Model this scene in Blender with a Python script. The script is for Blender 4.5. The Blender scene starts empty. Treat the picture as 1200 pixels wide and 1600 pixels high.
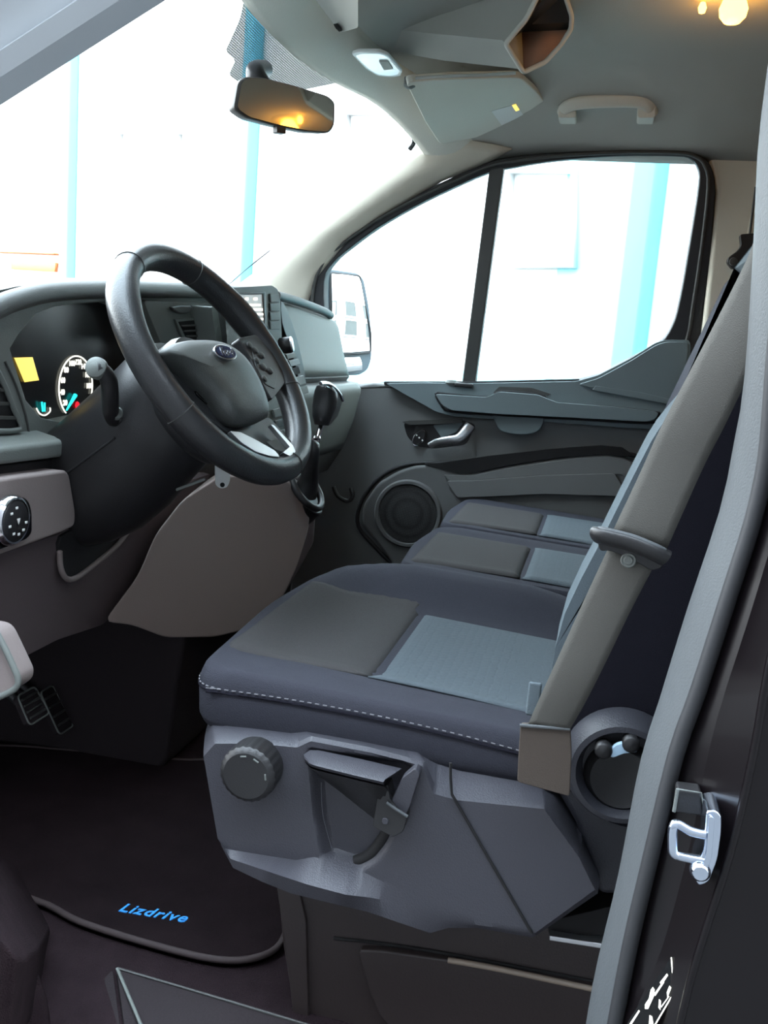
import bpy, bmesh, math, random
from mathutils import Vector as V, Matrix

random.seed(7)
SC = bpy.context.scene
COL = SC.collection

# ------------------------------------------------------------------ camera
F = 1450.0                                   # focal length in pixels of the 1200x1600 frame
CAM = V((-1.61, 0.0, 0.75))                  # standing just outside the open driver's door
YAW, PIT, ROLL = math.radians(12.4), math.radians(-10), math.radians(4.5)
FWD = V((math.cos(YAW)*math.cos(PIT), math.sin(YAW)*math.cos(PIT), math.sin(PIT)))
_r = FWD.cross(V((0, 0, 1))).normalized(); _u = _r.cross(FWD)
RGT = _r*math.cos(ROLL) + _u*math.sin(ROLL)
UPV = -_r*math.sin(ROLL) + _u*math.cos(ROLL)
cd = bpy.data.cameras.new('camera'); cam = bpy.data.objects.new('camera', cd); COL.objects.link(cam)
cd.sensor_fit = 'HORIZONTAL'; cd.sensor_width = 36; cd.lens = 36*F/1200; cd.clip_start = .02
mw = Matrix.Identity(4)
for i in range(3):
    mw[i][0] = RGT[i]; mw[i][1] = UPV[i]; mw[i][2] = -FWD[i]; mw[i][3] = CAM[i]
cam.matrix_world = mw
SC.camera = cam

# ------------------------------------------------------------------ light
SKY = 1.0
w = bpy.data.worlds.new('sky'); SC.world = w; w.use_nodes = True
nt = w.node_tree; bg = nt.nodes['Background']
tc = nt.nodes.new('ShaderNodeTexCoord'); sx = nt.nodes.new('ShaderNodeSeparateXYZ')
rp = nt.nodes.new('ShaderNodeValToRGB')
rp.color_ramp.elements[0].position = 0.0; rp.color_ramp.elements[0].color = (.95, .98, 1.0, 1)
rp.color_ramp.elements[1].position = 0.9; rp.color_ramp.elements[1].color = (.72, .86, 1.0, 1)
nt.links.new(tc.outputs['Generated'], sx.inputs[0]); nt.links.new(sx.outputs[2], rp.inputs[0])
nt.links.new(rp.outputs[0], bg.inputs[0]); bg.inputs[1].default_value = SKY
SC.view_settings.view_transform = 'Standard'; SC.view_settings.look = 'None'
SC.view_settings.gamma = 1; SC.view_settings.use_curve_mapping = False
SC.view_settings.exposure = 3.95

# ------------------------------------------------------------------ materials
def lin(c):
    c = c/255.0
    return c/12.92 if c <= .04045 else ((c+.055)/1.055)**2.4
def M(name, rgb, rough=.55, metal=0., bump=0., bscale=500., var=0., vscale=14., spec=.5, emit=0., coat=0., cells=0.):
    m = bpy.data.materials.new(name); m.use_nodes = True
    n = m.node_tree.nodes; l = m.node_tree.links; b = n['Principled BSDF']
    c = tuple(lin(v) for v in rgb)+(1,)
    b.inputs['Base Color'].default_value = c
    b.inputs['Roughness'].default_value = rough; b.inputs['Metallic'].default_value = metal
    b.inputs['Specular IOR Level'].default_value = spec
    if coat: b.inputs['Coat Weight'].default_value = coat; b.inputs['Coat Roughness'].default_value = .05
    if emit: b.inputs['Emission Color'].default_value = c; b.inputs['Emission Strength'].default_value = emit
    t = n.new('ShaderNodeTexCoord')
    if var:
        no = n.new('ShaderNodeTexNoise'); no.inputs['Scale'].default_value = vscale; no.inputs['Detail'].default_value = 6
        mx = n.new('ShaderNodeMix'); mx.data_type = 'RGBA'
        mx.inputs[6].default_value = tuple(x*(1-var) for x in c[:3])+(1,)
        mx.inputs[7].default_value = tuple(min(1, x*(1+var)) for x in c[:3])+(1,)
        l.new(t.outputs['Object'], no.inputs['Vector']); l.new(no.outputs[0], mx.inputs[0])
        l.new(mx.outputs[2], b.inputs['Base Color'])
    if bump:
        no = n.new('ShaderNodeTexNoise'); no.inputs['Scale'].default_value = bscale; no.inputs['Detail'].default_value = 3
        src = no.outputs[0]
        if cells:
            no = n.new('ShaderNodeTexVoronoi'); no.feature = 'DISTANCE_TO_EDGE'; no.inputs['Scale'].default_value = cells
            no.inputs['Randomness'].default_value = .25; src = no.outputs['Distance']
        bp = n.new('ShaderNodeBump'); bp.inputs['Strength'].default_value = bump; bp.inputs['Distance'].default_value = .002
        l.new(t.outputs['Object'], no.inputs['Vector']); l.new(src, bp.inputs['Height']); l.new(bp.outputs[0], b.inputs['Normal'])
    return m

def glass(name, tint, gloss=.06):
    m = bpy.data.materials.new(name); m.use_nodes = True
    n = m.node_tree.nodes; l = m.node_tree.links; n.clear()
    o = n.new('ShaderNodeOutputMaterial'); t = n.new('ShaderNodeBsdfTransparent'); g = n.new('ShaderNodeBsdfGlossy')
    t.inputs[0].default_value = tuple(tint)+(1,); g.inputs['Roughness'].default_value = .02
    x = n.new('ShaderNodeMixShader'); x.inputs[0].default_value = gloss
    l.new(t.outputs[0], x.inputs[1]); l.new(g.outputs[0], x.inputs[2]); l.new(x.outputs[0], o.inputs[0])
    return m

mt = {}
mt['dash'] = M('dash_soft_plastic', (104, 108, 104), .55, bump=.25, bscale=700)
mt['dash_dark'] = M('dash_dark_plastic', (66, 66, 64), .5, bump=.25, bscale=700)
mt['dash_low'] = M('lower_dash_plastic', (130, 118, 115), .6, bump=.25, bscale=700)
mt['flank'] = M('lit_lower_dash_plastic', (152, 136, 130), .6, bump=.25, bscale=700)  # lighter copy of the lower dash plastic, stronger light put into its colour
mt['dash_knee'] = M('knee_panel_plastic', (88, 77, 78), .6, bump=.25, bscale=700)
mt['black'] = M('black_plastic', (34, 33, 34), .42, bump=.12, bscale=600)
mt['black_m'] = M('matt_black', (20, 18, 19), .8)
mt['leather'] = M('black_leather', (44, 44, 45), .36, bump=.18, bscale=420)
mt['hub'] = M('airbag_plastic', (66, 68, 66), .5, bump=.2, bscale=700)
mt['gloss'] = M('gloss_black', (8, 8, 9), .08)
mt['lens'] = M('cluster_lens', (30, 27, 28), .22)
mt['chrome'] = M('chrome', (225, 225, 228), .12, 1.)
mt['satin'] = M('satin_silver', (205, 206, 208), .3, .9)
mt['white'] = M('white_print', (236, 236, 232), .5)
mt['cyan'] = M('needle_cyan', (40, 225, 225), .4, emit=.12)
mt['red'] = M('warning_red', (230, 24, 40), .4, emit=.12)
mt['amber'] = M('amber_display', (235, 200, 95), .4, emit=.11)
mt['dial'] = M('dial_print', (230, 230, 215), .5, emit=.12)
mt['screen'] = M('grey_screen', (120, 118, 112), .2, emit=.03)
mt['screen_txt'] = M('screen_text', (250, 240, 215), .4, emit=.2)
mt['fab'] = M('bolster_fabric', (54, 54, 61), .95, bump=.5, bscale=900, var=.1, vscale=300, spec=.15)
mt['fab_b'] = M('insert_fabric_brown', (64, 62, 62), .95, bump=.5, bscale=900, var=.15, vscale=350, spec=.15)
mt['fab_g'] = M('insert_fabric_blue_grey', (80, 87, 92), .95, bump=.8, cells=95., var=.1, vscale=200, spec=.15)
mt['fab_k'] = M('seat_side_black', (28, 27, 34), .95, bump=.4, bscale=900, spec=.1)
mt['fab_l'] = M('backrest_fabric', (92, 101, 106), .95, bump=.4, bscale=900, spec=.15)
mt['thread'] = M('pale_thread', (112, 110, 114), .8)
mt['base'] = M('seat_base_plastic', (59, 58, 64), .48, bump=.3, bscale=650)
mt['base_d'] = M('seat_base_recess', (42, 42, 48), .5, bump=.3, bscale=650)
mt['ped'] = M('pedestal_brown_black', (52, 44, 43), .5, bump=.15, bscale=400)
mt['carpet'] = M('carpet_black', (42, 33, 36), 1., bump=1., bscale=700, var=.35, vscale=30, spec=.05)
mt['mat'] = M('mat_black', (36, 28, 30), 1., bump=1., bscale=900, var=.4, vscale=18, spec=.05)
mt['piping'] = M('mat_piping', (58, 47, 47), .8)
mt['blue_txt'] = M('blue_embroidery', (60, 165, 255), .7)
mt['rub'] = M('rubber_black', (40, 34, 36), .85, spec=.25, bump=.3, bscale=300)
mt['head'] = M('headliner', (224, 222, 210), .95, bump=.3, bscale=500, spec=.1)
mt['head_d'] = M('headliner_grey', (180, 180, 172), .9, bump=.25, bscale=500, spec=.1)
mt['pillar'] = M('pillar_trim', (214, 207, 190), .7, bump=.2, bscale=600)
mt['door'] = M('door_grey', (112, 113, 112), .6, bump=.25, bscale=700)
mt['door_t'] = M('door_blue_green_trim', (108, 120, 123), .5, bump=.2, bscale=700)
mt['door_l'] = M('door_lower_grey', (104, 105, 104), .6, bump=.25, bscale=700)
mt['seal'] = M('rubber_seal', (40, 40, 42), .6)
mt['strip'] = M('grey_pillar_trim', (74, 77, 79), .6, bump=.2, bscale=600)
mt['belt'] = M('belt_webbing', (80, 78, 73), .75, bump=.3, bscale=1200)
mt['belt_d'] = M('belt_sleeve', (70, 60, 52), .7, bump=.3, bscale=900)
mt['paint'] = M('black_paint', (15, 11, 13), .3, spec=.25, coat=.12)
mt['zinc'] = M('zinc_steel', (200, 210, 225), .2, 1.)
mt['mirror'] = M('mirror_glass', (240, 242, 245), .01, 1.)
mt['mirror_d'] = M('dimmed_mirror_glass', (205, 200, 192), .04, 1.)
mt['wall'] = M('white_render', (236, 236, 234), .9, bump=.2, bscale=20)
mt['blue'] = M('blue_pipe_paint', (98, 197, 224), .6)
mt['dado'] = M('pale_blue_dado', (150, 212, 217), .8)
mt['orange'] = M('orange_board', (206, 116, 58), .7)
mt['winframe'] = M('window_frame_grey', (205, 205, 205), .6)
mt['winpane'] = M('window_pane_grey', (84, 89, 87), .5)
mt['road'] = M('yard_asphalt', (78, 77, 76), .9, bump=.3, bscale=30, var=.15)
mt['shade_wall'] = M('shade_wall_grey', (92, 92, 94), .9, bump=.2, bscale=20)
mt['glass'] = glass('windscreen_glass', (.93, .97, .96), .04)
mt['lampglow'] = M('lamp_bulb', (255, 176, 60), .3, emit=1.0)
mt['tan'] = M('cubby_lamp_tint', (170, 128, 104), .8)  # tan with the dome lamp's amber light put into the colour
mt['lensw'] = M('lamp_lens', (215, 222, 226), .25)

# ------------------------------------------------------------------ helpers
def ray(px, py): return FWD + RGT*((px-600)/F) - UPV*((py-800)/F)
def at(px, py, x=None, y=None, z=None, pl=None):
    """the point of the van seen at that spot of the photograph, on the given plane of the van"""
    v = ray(px, py)
    if x is not None: t = (x-CAM.x)/v.x
    elif y is not None: t = (y-CAM.y)/v.y
    elif z is not None: t = (z-CAM.z)/v.z
    else: t = (pl[0]-CAM).dot(pl[1])/v.dot(pl[1])
    return CAM + v*t
def Q(pts, **k): return [at(a, b, **k) for a, b in pts]
def plane3(a, b, c): return (a, (b-a).cross(c-a).normalized())
def shift(pts, v): return [p+V(v) for p in pts]

def sp(pts, n=6, closed=False):
    """Catmull-Rom through the points"""
    P = [V(p) for p in pts]; N = len(P); out = []
    segs = N if closed else N-1
    for i in range(segs):
        if closed: p0, p1, p2, p3 = P[i-1], P[i], P[(i+1) % N], P[(i+2) % N]
        else: p0, p1, p2, p3 = P[max(i-1, 0)], P[i], P[i+1], P[min(i+2, N-1)]
        for j in range(n):
            t = j/n
            out.append(.5*((2*p1)+(p2-p0)*t+(2*p0-5*p1+4*p2-p3)*t*t+(3*p1-p0-3*p2+p3)*t**3))
    if not closed: out.append(P[-1])
    return out
def rc(pts, r, n=4):
    """round the corners of a closed polygon"""
    P = [V(p) for p in pts]; N = len(P); out = []
    for i in range(N):
        a, b, c = P[i-1], P[i], P[(i+1) % N]
        d1, d2 = a-b, c-b
        q = min(r[i] if isinstance(r, tuple) else r, d1.length*.45, d2.length*.45)
        s, e = b+d1.normalized()*q, b+d2.normalized()*q
        for j in range(n+1):
            t = j/n; out.append((1-t)**2*s+2*t*(1-t)*b+t*t*e)
    return out
def resample(pts, n):
    P = [V(p) for p in pts]; L = [0]
    for a, b in zip(P, P[1:]): L.append(L[-1]+(b-a).length)
    out = []; k = 0
    for i in range(n):
        s = L[-1]*i/(n-1)
        while k < len(L)-2 and L[k+1] < s: k += 1
        t = 0 if L[k+1] == L[k] else (s-L[k])/(L[k+1]-L[k])
        out.append(P[k].lerp(P[k+1], t))
    return out
def ell(c, a, b, n=32, t0=0, t1=2*math.pi):
    full = abs(t1-t0-2*math.pi) < 1e-6
    return [V(c)+V(a)*math.cos(t0+(t1-t0)*i/(n if full else n-1))+V(b)*math.sin(t0+(t1-t0)*i/(n if full else n-1)) for i in range(n)]

BASE = {}
def tag(o, label, cat, group=None):
    o['label'] = label; o['category'] = cat
    if group: o['group'] = group
    return o
def thing(name, label, cat, loc, group=None):
    o = bpy.data.objects.new(name, None); COL.objects.link(o)
    o.location = V(loc); o.empty_display_size = .05; BASE[o.name] = V(loc)
    return tag(o, label, cat, group)
def link(name, me, mat, parent=None, kind=None, label=None, loc=None):
    o = bpy.data.objects.new(name, me); COL.objects.link(o)
    me.materials.append(mt[mat] if isinstance(mat, str) else mat)
    if parent is not None:
        o.parent = parent; b = BASE[parent.name]; BASE[o.name] = b
        me.transform(Matrix.Translation(-b))
    else:
        b = V(loc) if loc is not None else sum((v.co for v in me.vertices), V())/max(1, len(me.vertices))
        me.transform(Matrix.Translation(-b)); o.location = b; BASE[o.name] = b
    if kind: o['kind'] = kind
    if label: o['label'] = label
    return o
def finish(me, ang=38):
    for p in me.polygons: p.use_smooth = True
    me.set_sharp_from_angle(angle=math.radians(ang))
def fromdata(name, vs, fs, mat, parent=None, ang=38, sub=0, wn=False, solid=0, **k):
    me = bpy.data.meshes.new(name); me.from_pydata([tuple(v) for v in vs], [], fs); me.update()
    bm = bmesh.new(); bm.from_mesh(me); bmesh.ops.recalc_face_normals(bm, faces=bm.faces); bm.to_mesh(me); bm.free()
    finish(me, ang)
    o = link(name, me, mat, parent, **k)
    if solid:
        s = o.modifiers.new('solid', 'SOLIDIFY'); s.thickness = solid; s.offset = 0
    if sub:
        s = o.modifiers.new('sub', 'SUBSURF'); s.levels = s.render_levels = sub
    if wn: o.modifiers.new('wn', 'WEIGHTED_NORMAL')
    return o
def prism(name, pts, vec, mat, parent=None, bevel=.004, seg=3, ang=50, **k):
    P = [V(p) for p in pts]; vec = V(vec); n = len(P)
    bm = bmesh.new()
    a = [bm.verts.new(p) for p in P]; b = [bm.verts.new(p+vec) for p in P]
    bm.faces.new(a); bm.faces.new(list(reversed(b)))
    for i in range(n): bm.faces.new((a[(i+1) % n], a[i], b[i], b[(i+1) % n]))
    bmesh.ops.recalc_face_normals(bm, faces=bm.faces)
    if bevel:
        es = [e for e in bm.edges if len(e.link_faces) == 2 and e.calc_face_angle(0) > math.radians(28)]
        bmesh.ops.bevel(bm, geom=es, offset=bevel, segments=seg, profile=.5, affect='EDGES', clamp_overlap=True)
    me = bpy.data.meshes.new(name); bm.to_mesh(me); bm.free()
    finish(me, ang)
    o = link(name, me, mat, parent, **k)
    o.modifiers.new('wn', 'WEIGHTED_NORMAL')
    return o
def box(name, c, s, mat, parent=None, bevel=.004, rot=None, **k):
    c = V(c); hx, hy, hz = s[0]/2, s[1]/2, s[2]/2
    R = rot or Matrix.Identity(3)
    pts = [c+R @ V(q) for q in ((-hx, -hy, -hz), (hx, -hy, -hz), (hx, hy, -hz), (-hx, hy, -hz))]
    return prism(name, pts, R @ V((0, 0, s[2])), mat, parent, bevel, **k)
def loft(name, rings, mat, parent=None, closed=True, caps=True, ang=45, sub=0, **k):
    n = len(rings[0]); vs = [p for r in rings for p in r]; fs = []
    for i in range(len(rings)-1):
        for j in range(n if closed else n-1):
            fs.append((i*n+j, i*n+(j+1) % n, (i+1)*n+(j+1) % n, (i+1)*n+j))
    if caps and closed:
        fs.append(tuple(range(n))); fs.append(tuple((len(rings)-1)*n+j for j in range(n)))
    return fromdata(name, vs, fs, mat, parent, ang, sub, **k)
def sweep_rings(pts, r, n=12, closed=False, up=None):
    P = [V(p) for p in pts]; N = len(P); rings = []
    prev = None
    for i in range(N):
        if closed: t = (P[(i+1) % N]-P[i-1]).normalized()
        else: t = (P[min(i+1, N-1)]-P[max(i-1, 0)]).normalized()
        if up is not None: a = t.cross(V(up)).normalized()
        elif prev is None: a = t.orthogonal().normalized()
        else: a = (prev-t*prev.dot(t)).normalized()
        prev = a; b = t.cross(a)
        ri = r[i] if isinstance(r, list) else r
        ra, rb = ri if isinstance(ri, tuple) else (ri, ri)
        rings.append([P[i]+a*ra*math.cos(2*math.pi*k/n)+b*rb*math.sin(2*math.pi*k/n) for k in range(n)])
    return rings
def tube(name, pts, r, mat, parent=None, n=10, closed=False, up=None, **k):
    rings = sweep_rings(pts, r, n, closed, up)
    if closed: rings.append(rings[0])
    return loft(name, rings, mat, parent, caps=not closed, ang=60, **k)
def frame(name, outer, inner, vec, mat, parent=None, bevel=.003, **k):
    n = len(outer); vec = V(vec)
    vs = list(outer)+list(inner)+[p+vec for p in outer]+[p+vec for p in inner]; fs = []
    for i in range(n):
        j = (i+1) % n
        fs += [(i, j, n+j, n+i), (2*n+i, 3*n+i, 3*n+j, 2*n+j), (i, 2*n+i, 2*n+j, j), (n+i, n+j, 3*n+j, 3*n+i)]
    o = fromdata(name, vs, fs, mat, parent, 45, **k)
    if bevel:
        b = o.modifiers.new('bev', 'BEVEL'); b.width = bevel; b.segments = 2; b.limit_method = 'ANGLE'; b.angle_limit = math.radians(50)
    o.modifiers.new('wn', 'WEIGHTED_NORMAL')
    return o
def lathe(name, c, axis, prof, mat, parent=None, n=36, **k):
    ax = V(axis).normalized(); a = ax.orthogonal().normalized(); b = ax.cross(a); c = V(c)
    rings = [[c+ax*h+(a*math.cos(2*math.pi*i/n)+b*math.sin(2*math.pi*i/n))*r for i in range(n)] for r, h in prof]
    return loft(name, rings, mat, parent, **k)
def grid(name, fn, nu, nv, mat, parent=None, solid=.003, **k):
    vs = [fn(i/(nu-1), j/(nv-1)) for i in range(nu) for j in range(nv)]
    fs = [(i*nv+j, i*nv+j+1, (i+1)*nv+j+1, (i+1)*nv+j) for i in range(nu-1) for j in range(nv-1)]
    return fromdata(name, vs, fs, mat, parent, 60, solid=solid, **k)
def text(name, s, org, xd, yd, size, mat, parent=None, ext=.0004, shear=0., align='CENTER', bold=0., space=1., **k):
    cu = bpy.data.curves.new(name, 'FONT'); cu.body = s; cu.size = size; cu.extrude = ext; cu.shear = shear
    cu.align_x = align; cu.align_y = 'CENTER'; cu.space_character = space; cu.offset = bold; cu.resolution_u = 3
    t = bpy.data.objects.new(name, cu); COL.objects.link(t)
    me = bpy.data.meshes.new_from_object(t.evaluated_get(bpy.context.evaluated_depsgraph_get()))
    bpy.data.objects.remove(t); me.materials.clear(); me.name = name
    xd = V(xd).normalized(); yd = V(yd); yd = (yd-xd*yd.dot(xd)).normalized(); zd = xd.cross(yd)
    m4 = Matrix.Identity(4)
    for i in range(3): m4[i][0] = xd[i]; m4[i][1] = yd[i]; m4[i][2] = zd[i]; m4[i][3] = org[i]
    me.transform(m4)
    return link(name, me, mat, parent, **k)

#BODY
# ================================================================== outside
GZ = -0.55
prism('ground', [V((-30, -30, GZ)), V((40, -30, GZ)), V((40, 40, GZ)), V((-30, 40, GZ))], (0, 0, -.1), 'road', bevel=0, kind='structure')
FA, FB = V((4.99, -.2, 0)), V((11.3, 7.9, 0)); FD = (FB-FA).normalized(); FN = V((-FD.y, FD.x, 0))   # facade, normal towards the van
FPL = (FA, FN)
t = thing('warehouse', 'long white rendered building with blue pipes outside the van', 'building', FA+V((0, 0, GZ)))
def facade(s, z, off=0): return FA+FD*s+V((0, 0, z))+FN*off
prism('wall', [facade(-4, GZ), facade(26, GZ), facade(26, 7.5), facade(-4, 7.5)], -FN*.3, 'wall', t, bevel=0)
prism('dado', [facade(-4, GZ), facade(7, GZ), facade(7, .62), facade(-4, .62)], FN*.02, 'dado', t, bevel=0)
for (s, wd) in ((0, .2), (5.15, .2), (10.27, .2), (15.4, .2)):
    p = prism('pipe', [facade(s-wd/2, GZ), facade(s+wd/2, GZ), facade(s+wd/2, 7.5), facade(s-wd/2, 7.5)], FN*.14, 'blue', t, bevel=.03)
p = prism('pale_panel', [facade(.12, GZ+.1), facade(.75, GZ+.1), facade(.75, 7.4), facade(.12, 7.4)], FN*.02, 'dado', t, bevel=0)
def facade_window(px0, py0, px1, py1):
    o = Q([(px0, py0), (px1, py0), (px1, py1), (px0, py1)], pl=FPL)
    c = sum(o, V())/4; inn = [c+(p-c)*.9 for p in o]
    f = frame('window', o, inn, FN*.06, 'winframe', t, bevel=0)
    prism('pane', inn, FN*.01, 'wall', f, bevel=0)
facade_window(190, 205, 264, 325); facade_window(282, 205, 352, 330); facade_window(545, 175, 640, 300); facade_window(800, 265, 905, 420)
prism('orange_board', Q([(22, 406), (92, 411), (90, 425), (22, 421)], pl=FPL), FN*.05, 'orange', t, bevel=0)
prism('board_ledge', Q([(-60, 390), (92, 396), (92, 399), (-60, 393)], pl=FPL), FN*.08, 'orange', t, bevel=0)

# the building behind, only seen in the door mirror, plus an added shade wall
RB = V((5.0, -12.0, GZ))
t = thing('rear_building', 'white building with grey windows, seen only in the door mirror', 'building', RB)
prism('wall', [RB+V((-12, 0, 0)), RB+V((14, -4, 0)), RB+V((14, -4, 7)), RB+V((-12, 0, 7))], (0, -.3, 0), 'wall', t, bevel=0)
rd = V((26, -4, 0)).normalized(); rn = V((rd.y, -rd.x, 0))*-1
if rn.y < 0: rn = -rn
REAR = (RB+V((-12, 0, 0)), rd, rn)
def rear_window(s, z, wd, h):
    b = REAR[0]+rd*s; q = [b+V((0, 0, z)), b+rd*wd+V((0, 0, z)), b+rd*wd+V((0, 0, z+h)), b+V((0, 0, z+h))]
    c = sum(q, V())/4
    f = frame('window', q, [c+(p-c)*.94 for p in q], rn*.06, 'wall', t, bevel=0)
    prism('pane', [c+(p-c)*.94 for p in q], rn*.02, 'winpane', f, bevel=0)
    prism('sill', [b-rd*.1+V((0, 0, z-.14)), b+rd*(wd+.1)+V((0, 0, z-.14)), b+rd*(wd+.1)+V((0, 0, z-.04)), b-rd*.1+V((0, 0, z-.04))], rn*.18, 'winframe', t, bevel=0)
for i in range(9):
    for z in (1.2, 2.75): rear_window(1.2+i*2.45, z, 1.45, 1.25)
prism('added_shade_wing', [V((-4.6, -13, GZ)), V((-4.6, 14, GZ)), V((-4.6, 14, 7)), V((-4.6, -13, 7))], (-.3, 0, 0), 'shade_wall', t, bevel=0)  # unseen wall, added to shade the driver's side of the van

# ================================================================== the van's shell
prism('floor', [V((-.92, -2.2, 0)), V((.9, -2.2, 0)), V((.9, 1.25, 0)), V((-.92, 1.25, 0))], (0, 0, -.06), 'carpet', bevel=0, kind='structure')
def zc(x, y):
    z = 1.375-.105*max(0, (abs(x)-.42)/.36)**2
    if y > .15: z -= .10*((y-.15)/.45)**2
    return max(z, 1.19)
def yh(x): return .60-.13*(x/.75)**2                  # header line of the windscreen, seen from above
def ceil_fn(u, v):
    x = -.82+1.64*v; yy = -2.2+(yh(x)+2.2)*u; return V((x, yy, zc(x, yy)))
grid('ceiling', ceil_fn, 60, 33, 'head_d', solid=.02, kind='structure')
# header trim, the strip between headliner and glass
def head_fn(u, v):
    x = -.82+1.64*v; y = yh(x)+.015-.125*u
    return V((x, y, zc(x, y)-.006-.016*math.sin(math.pi*u)))
grid('trim_1', head_fn, 8, 33, 'head', solid=.006, kind='structure')
prism('wall_right', [V((.89, -2.2, 0)), V((.89, -.34, 0)), V((.87, -.34, .66)), V((.77, -.34, 1.25)), V((.77, -2.2, 1.25)), V((.87, -2.2, .66))], (.05, 0, 0), 'pillar', bevel=0, kind='structure')
prism('wall_right', [V((.875, .79, 0)), V((.875, 1.25, 0)), V((.875, 1.25, .74)), V((.875, .79, .74))], (.03, 0, 0), 'dash_dark', bevel=0, kind='structure')
prism('wall_back', [V((-.9, -2.2, 0)), V((.9, -2.2, 0)), V((.9, -2.2, 1.4)), V((-.9, -2.2, 1.4))], (0, -.05, 0), 'head_d', bevel=0, kind='structure')
prism('wall_left', [V((-.93, -2.2, -.05)), V((-.93, -.24, -.05)), V((-.93, -.24, 1.3)), V((-.93, -2.2, 1.3))], (.05, 0, 0), 'paint', bevel=0, kind='structure')
prism('wall_front', [V((-.86, 1.2, -.05)), V((.86, 1.2, -.05)), V((.86, 1.2, .70)), V((-.86, 1.2, .70))], (0, .05, 0), 'black_m', bevel=0, kind='structure')
# windscreen
def ws(u, v):                                           # u bottom..top, v left..right
    x = -.84+1.68*v; c = (x/.8)**2
    lo = V((x, 1.22-.20*c, .80)); hi = V((x*.95, yh(x*.95)+.012, zc(x*.95, yh(x*.95))-.004))
    m = lo.lerp(hi, u); m.z += .03*math.sin(math.pi*u); return m
grid('window_1', ws, 14, 25, 'glass', solid=0, kind='structure')

# printed dot band on the glass around the mirror
def on_glass(px, py):
    """where the sight line meets the windscreen, 4 mm inside it"""
    best = None
    a, b = .3, 6.
    v = ray(px, py)
    def side(tt):
        p = CAM+v*tt; vv = min(1, max(0, (p.x+.84)/1.68))
        lo, hi = ws(0, vv), ws(1, vv)
        uu = (p.z-lo.z)/(hi.z-lo.z)
        q = ws(min(1.2, max(-.2, uu)), vv); return p.y-(q.y-.004)
    for _ in range(50):
        m = (a+b)/2
        if side(m) > 0: b = m
        else: a = m
    return CAM+v*b
up_ = [on_glass(*p) for p in [(381, 0), (390, 14), (410, 26), (440, 50), (480, 78), (515, 101), (549, 125)]]
lo_ = [on_glass(*p) for p in [(362, 62), (352, 80), (368, 95), (357, 117), (374, 129), (430, 146), (481, 139)]]
lo2 = [on_glass(*p) for p in [(375, 30), (352, 80), (368, 94), (366, 98), (357, 117), (374, 129), (400, 140), (440, 145), (481, 139), (515, 132), (549, 125)]]
A = resample(up_, 40); B = [x for x in lo2]
B = resample(B, 40)
dm = bpy.data.materials.new('dot_print'); dm.use_nodes = True
n = dm.node_tree.nodes; l = dm.node_tree.links; n.clear()
o_ = n.new('ShaderNodeOutputMaterial'); tr = n.new('ShaderNodeBsdfTransparent'); df = n.new('ShaderNodeBsdfDiffuse'); mxs = n.new('ShaderNodeMixShader')
df.inputs[0].default_value = (.10, .125, .10, 1)
tcx = n.new('ShaderNodeTexCoord'); sxx = n.new('ShaderNodeSeparateXYZ'); l.new(tcx.outputs['Object'], sxx.inputs[0])
def mathn(op, a, b=None, c=None):
    m = n.new('ShaderNodeMath'); m.operation = op
    for i, q in enumerate((a, b)):
        if q is None: continue
        if isinstance(q, (int, float)): m.inputs[i].default_value = q
        else: l.new(q, m.inputs[i])
    return m.outputs[0]
K = 2*math.pi/.0044
sa = mathn('SINE', mathn('MULTIPLY', sxx.outputs[0], K)); sb = mathn('SINE', mathn('MULTIPLY', sxx.outputs[2], K))
cond = mathn('LESS_THAN', mathn('MULTIPLY', sa, sb), .85)
cond = mathn('MULTIPLY', cond, .97)
l.new(cond, mxs.inputs[0]); l.new(tr.outputs[0], mxs.inputs[1]); l.new(df.outputs[0], mxs.inputs[2]); l.new(mxs.outputs[0], o_.inputs[0])
W1 = bpy.data.objects['window_1']; BASE['window_1'] = V(W1.location)
fromdata('dot_band', [A[i].lerp(B[i], j/12) for i in range(40) for j in range(13)],
         [(i*13+j, i*13+j+1, (i+1)*13+j+1, (i+1)*13+j) for i in range(39) for j in range(12)], dm, W1)
# black printed edge at the far upper corner of the screen
e_ = [on_glass(*p) for p in sp([V((616, 166, 0)), V((632, 186, 0)), V((645, 210, 0)), V((647, 222, 0)), V((640, 233, 0))], 4) for p in [(p.x, p.y)]]
tube('edge_band', e_, .007, 'gloss', W1, n=6)

# wiper arm outside
tw = thing('wiper', 'thin black wiper arm lying low on the windscreen outside', 'wiper', V((.2, 1.2, .85)))
wp = [at(358, 444, y=1.16), at(388, 418, y=1.13), at(422, 391, y=1.06)]
tube('arm', sp(wp, 4), .0016, 'black', tw, n=6)
tube('blade', [p+V((0, .004, -.004)) for p in sp(wp, 4)], .0016, 'black', tw, n=6)

# far A-pillar trim (passenger side)
Lp = [(668, 214), (655, 232), (600, 272), (545, 308), (480, 360), (420, 410), (352, 460)]
Rp = [(800, 232), (765, 252), (690, 283), (610, 330), (548, 372), (498, 428), (470, 500)]
L3 = resample([at(p[0], p[1], x=.735+.012*i) for i, p in enumerate(Lp)], 24)
R3 = resample([at(p[0], p[1], x=.775+.010*i) for i, p in enumerate(Rp)], 24)
def apil(u, v):
    i = min(23, int(round(u*23))); p = L3[i].lerp(R3[i], v); return p+V((-.02*math.sin(math.pi*v), -.01*math.sin(math.pi*v), 0))
grid('trim_2', apil, 24, 9, 'pillar', solid=.004, kind='structure')
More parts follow.
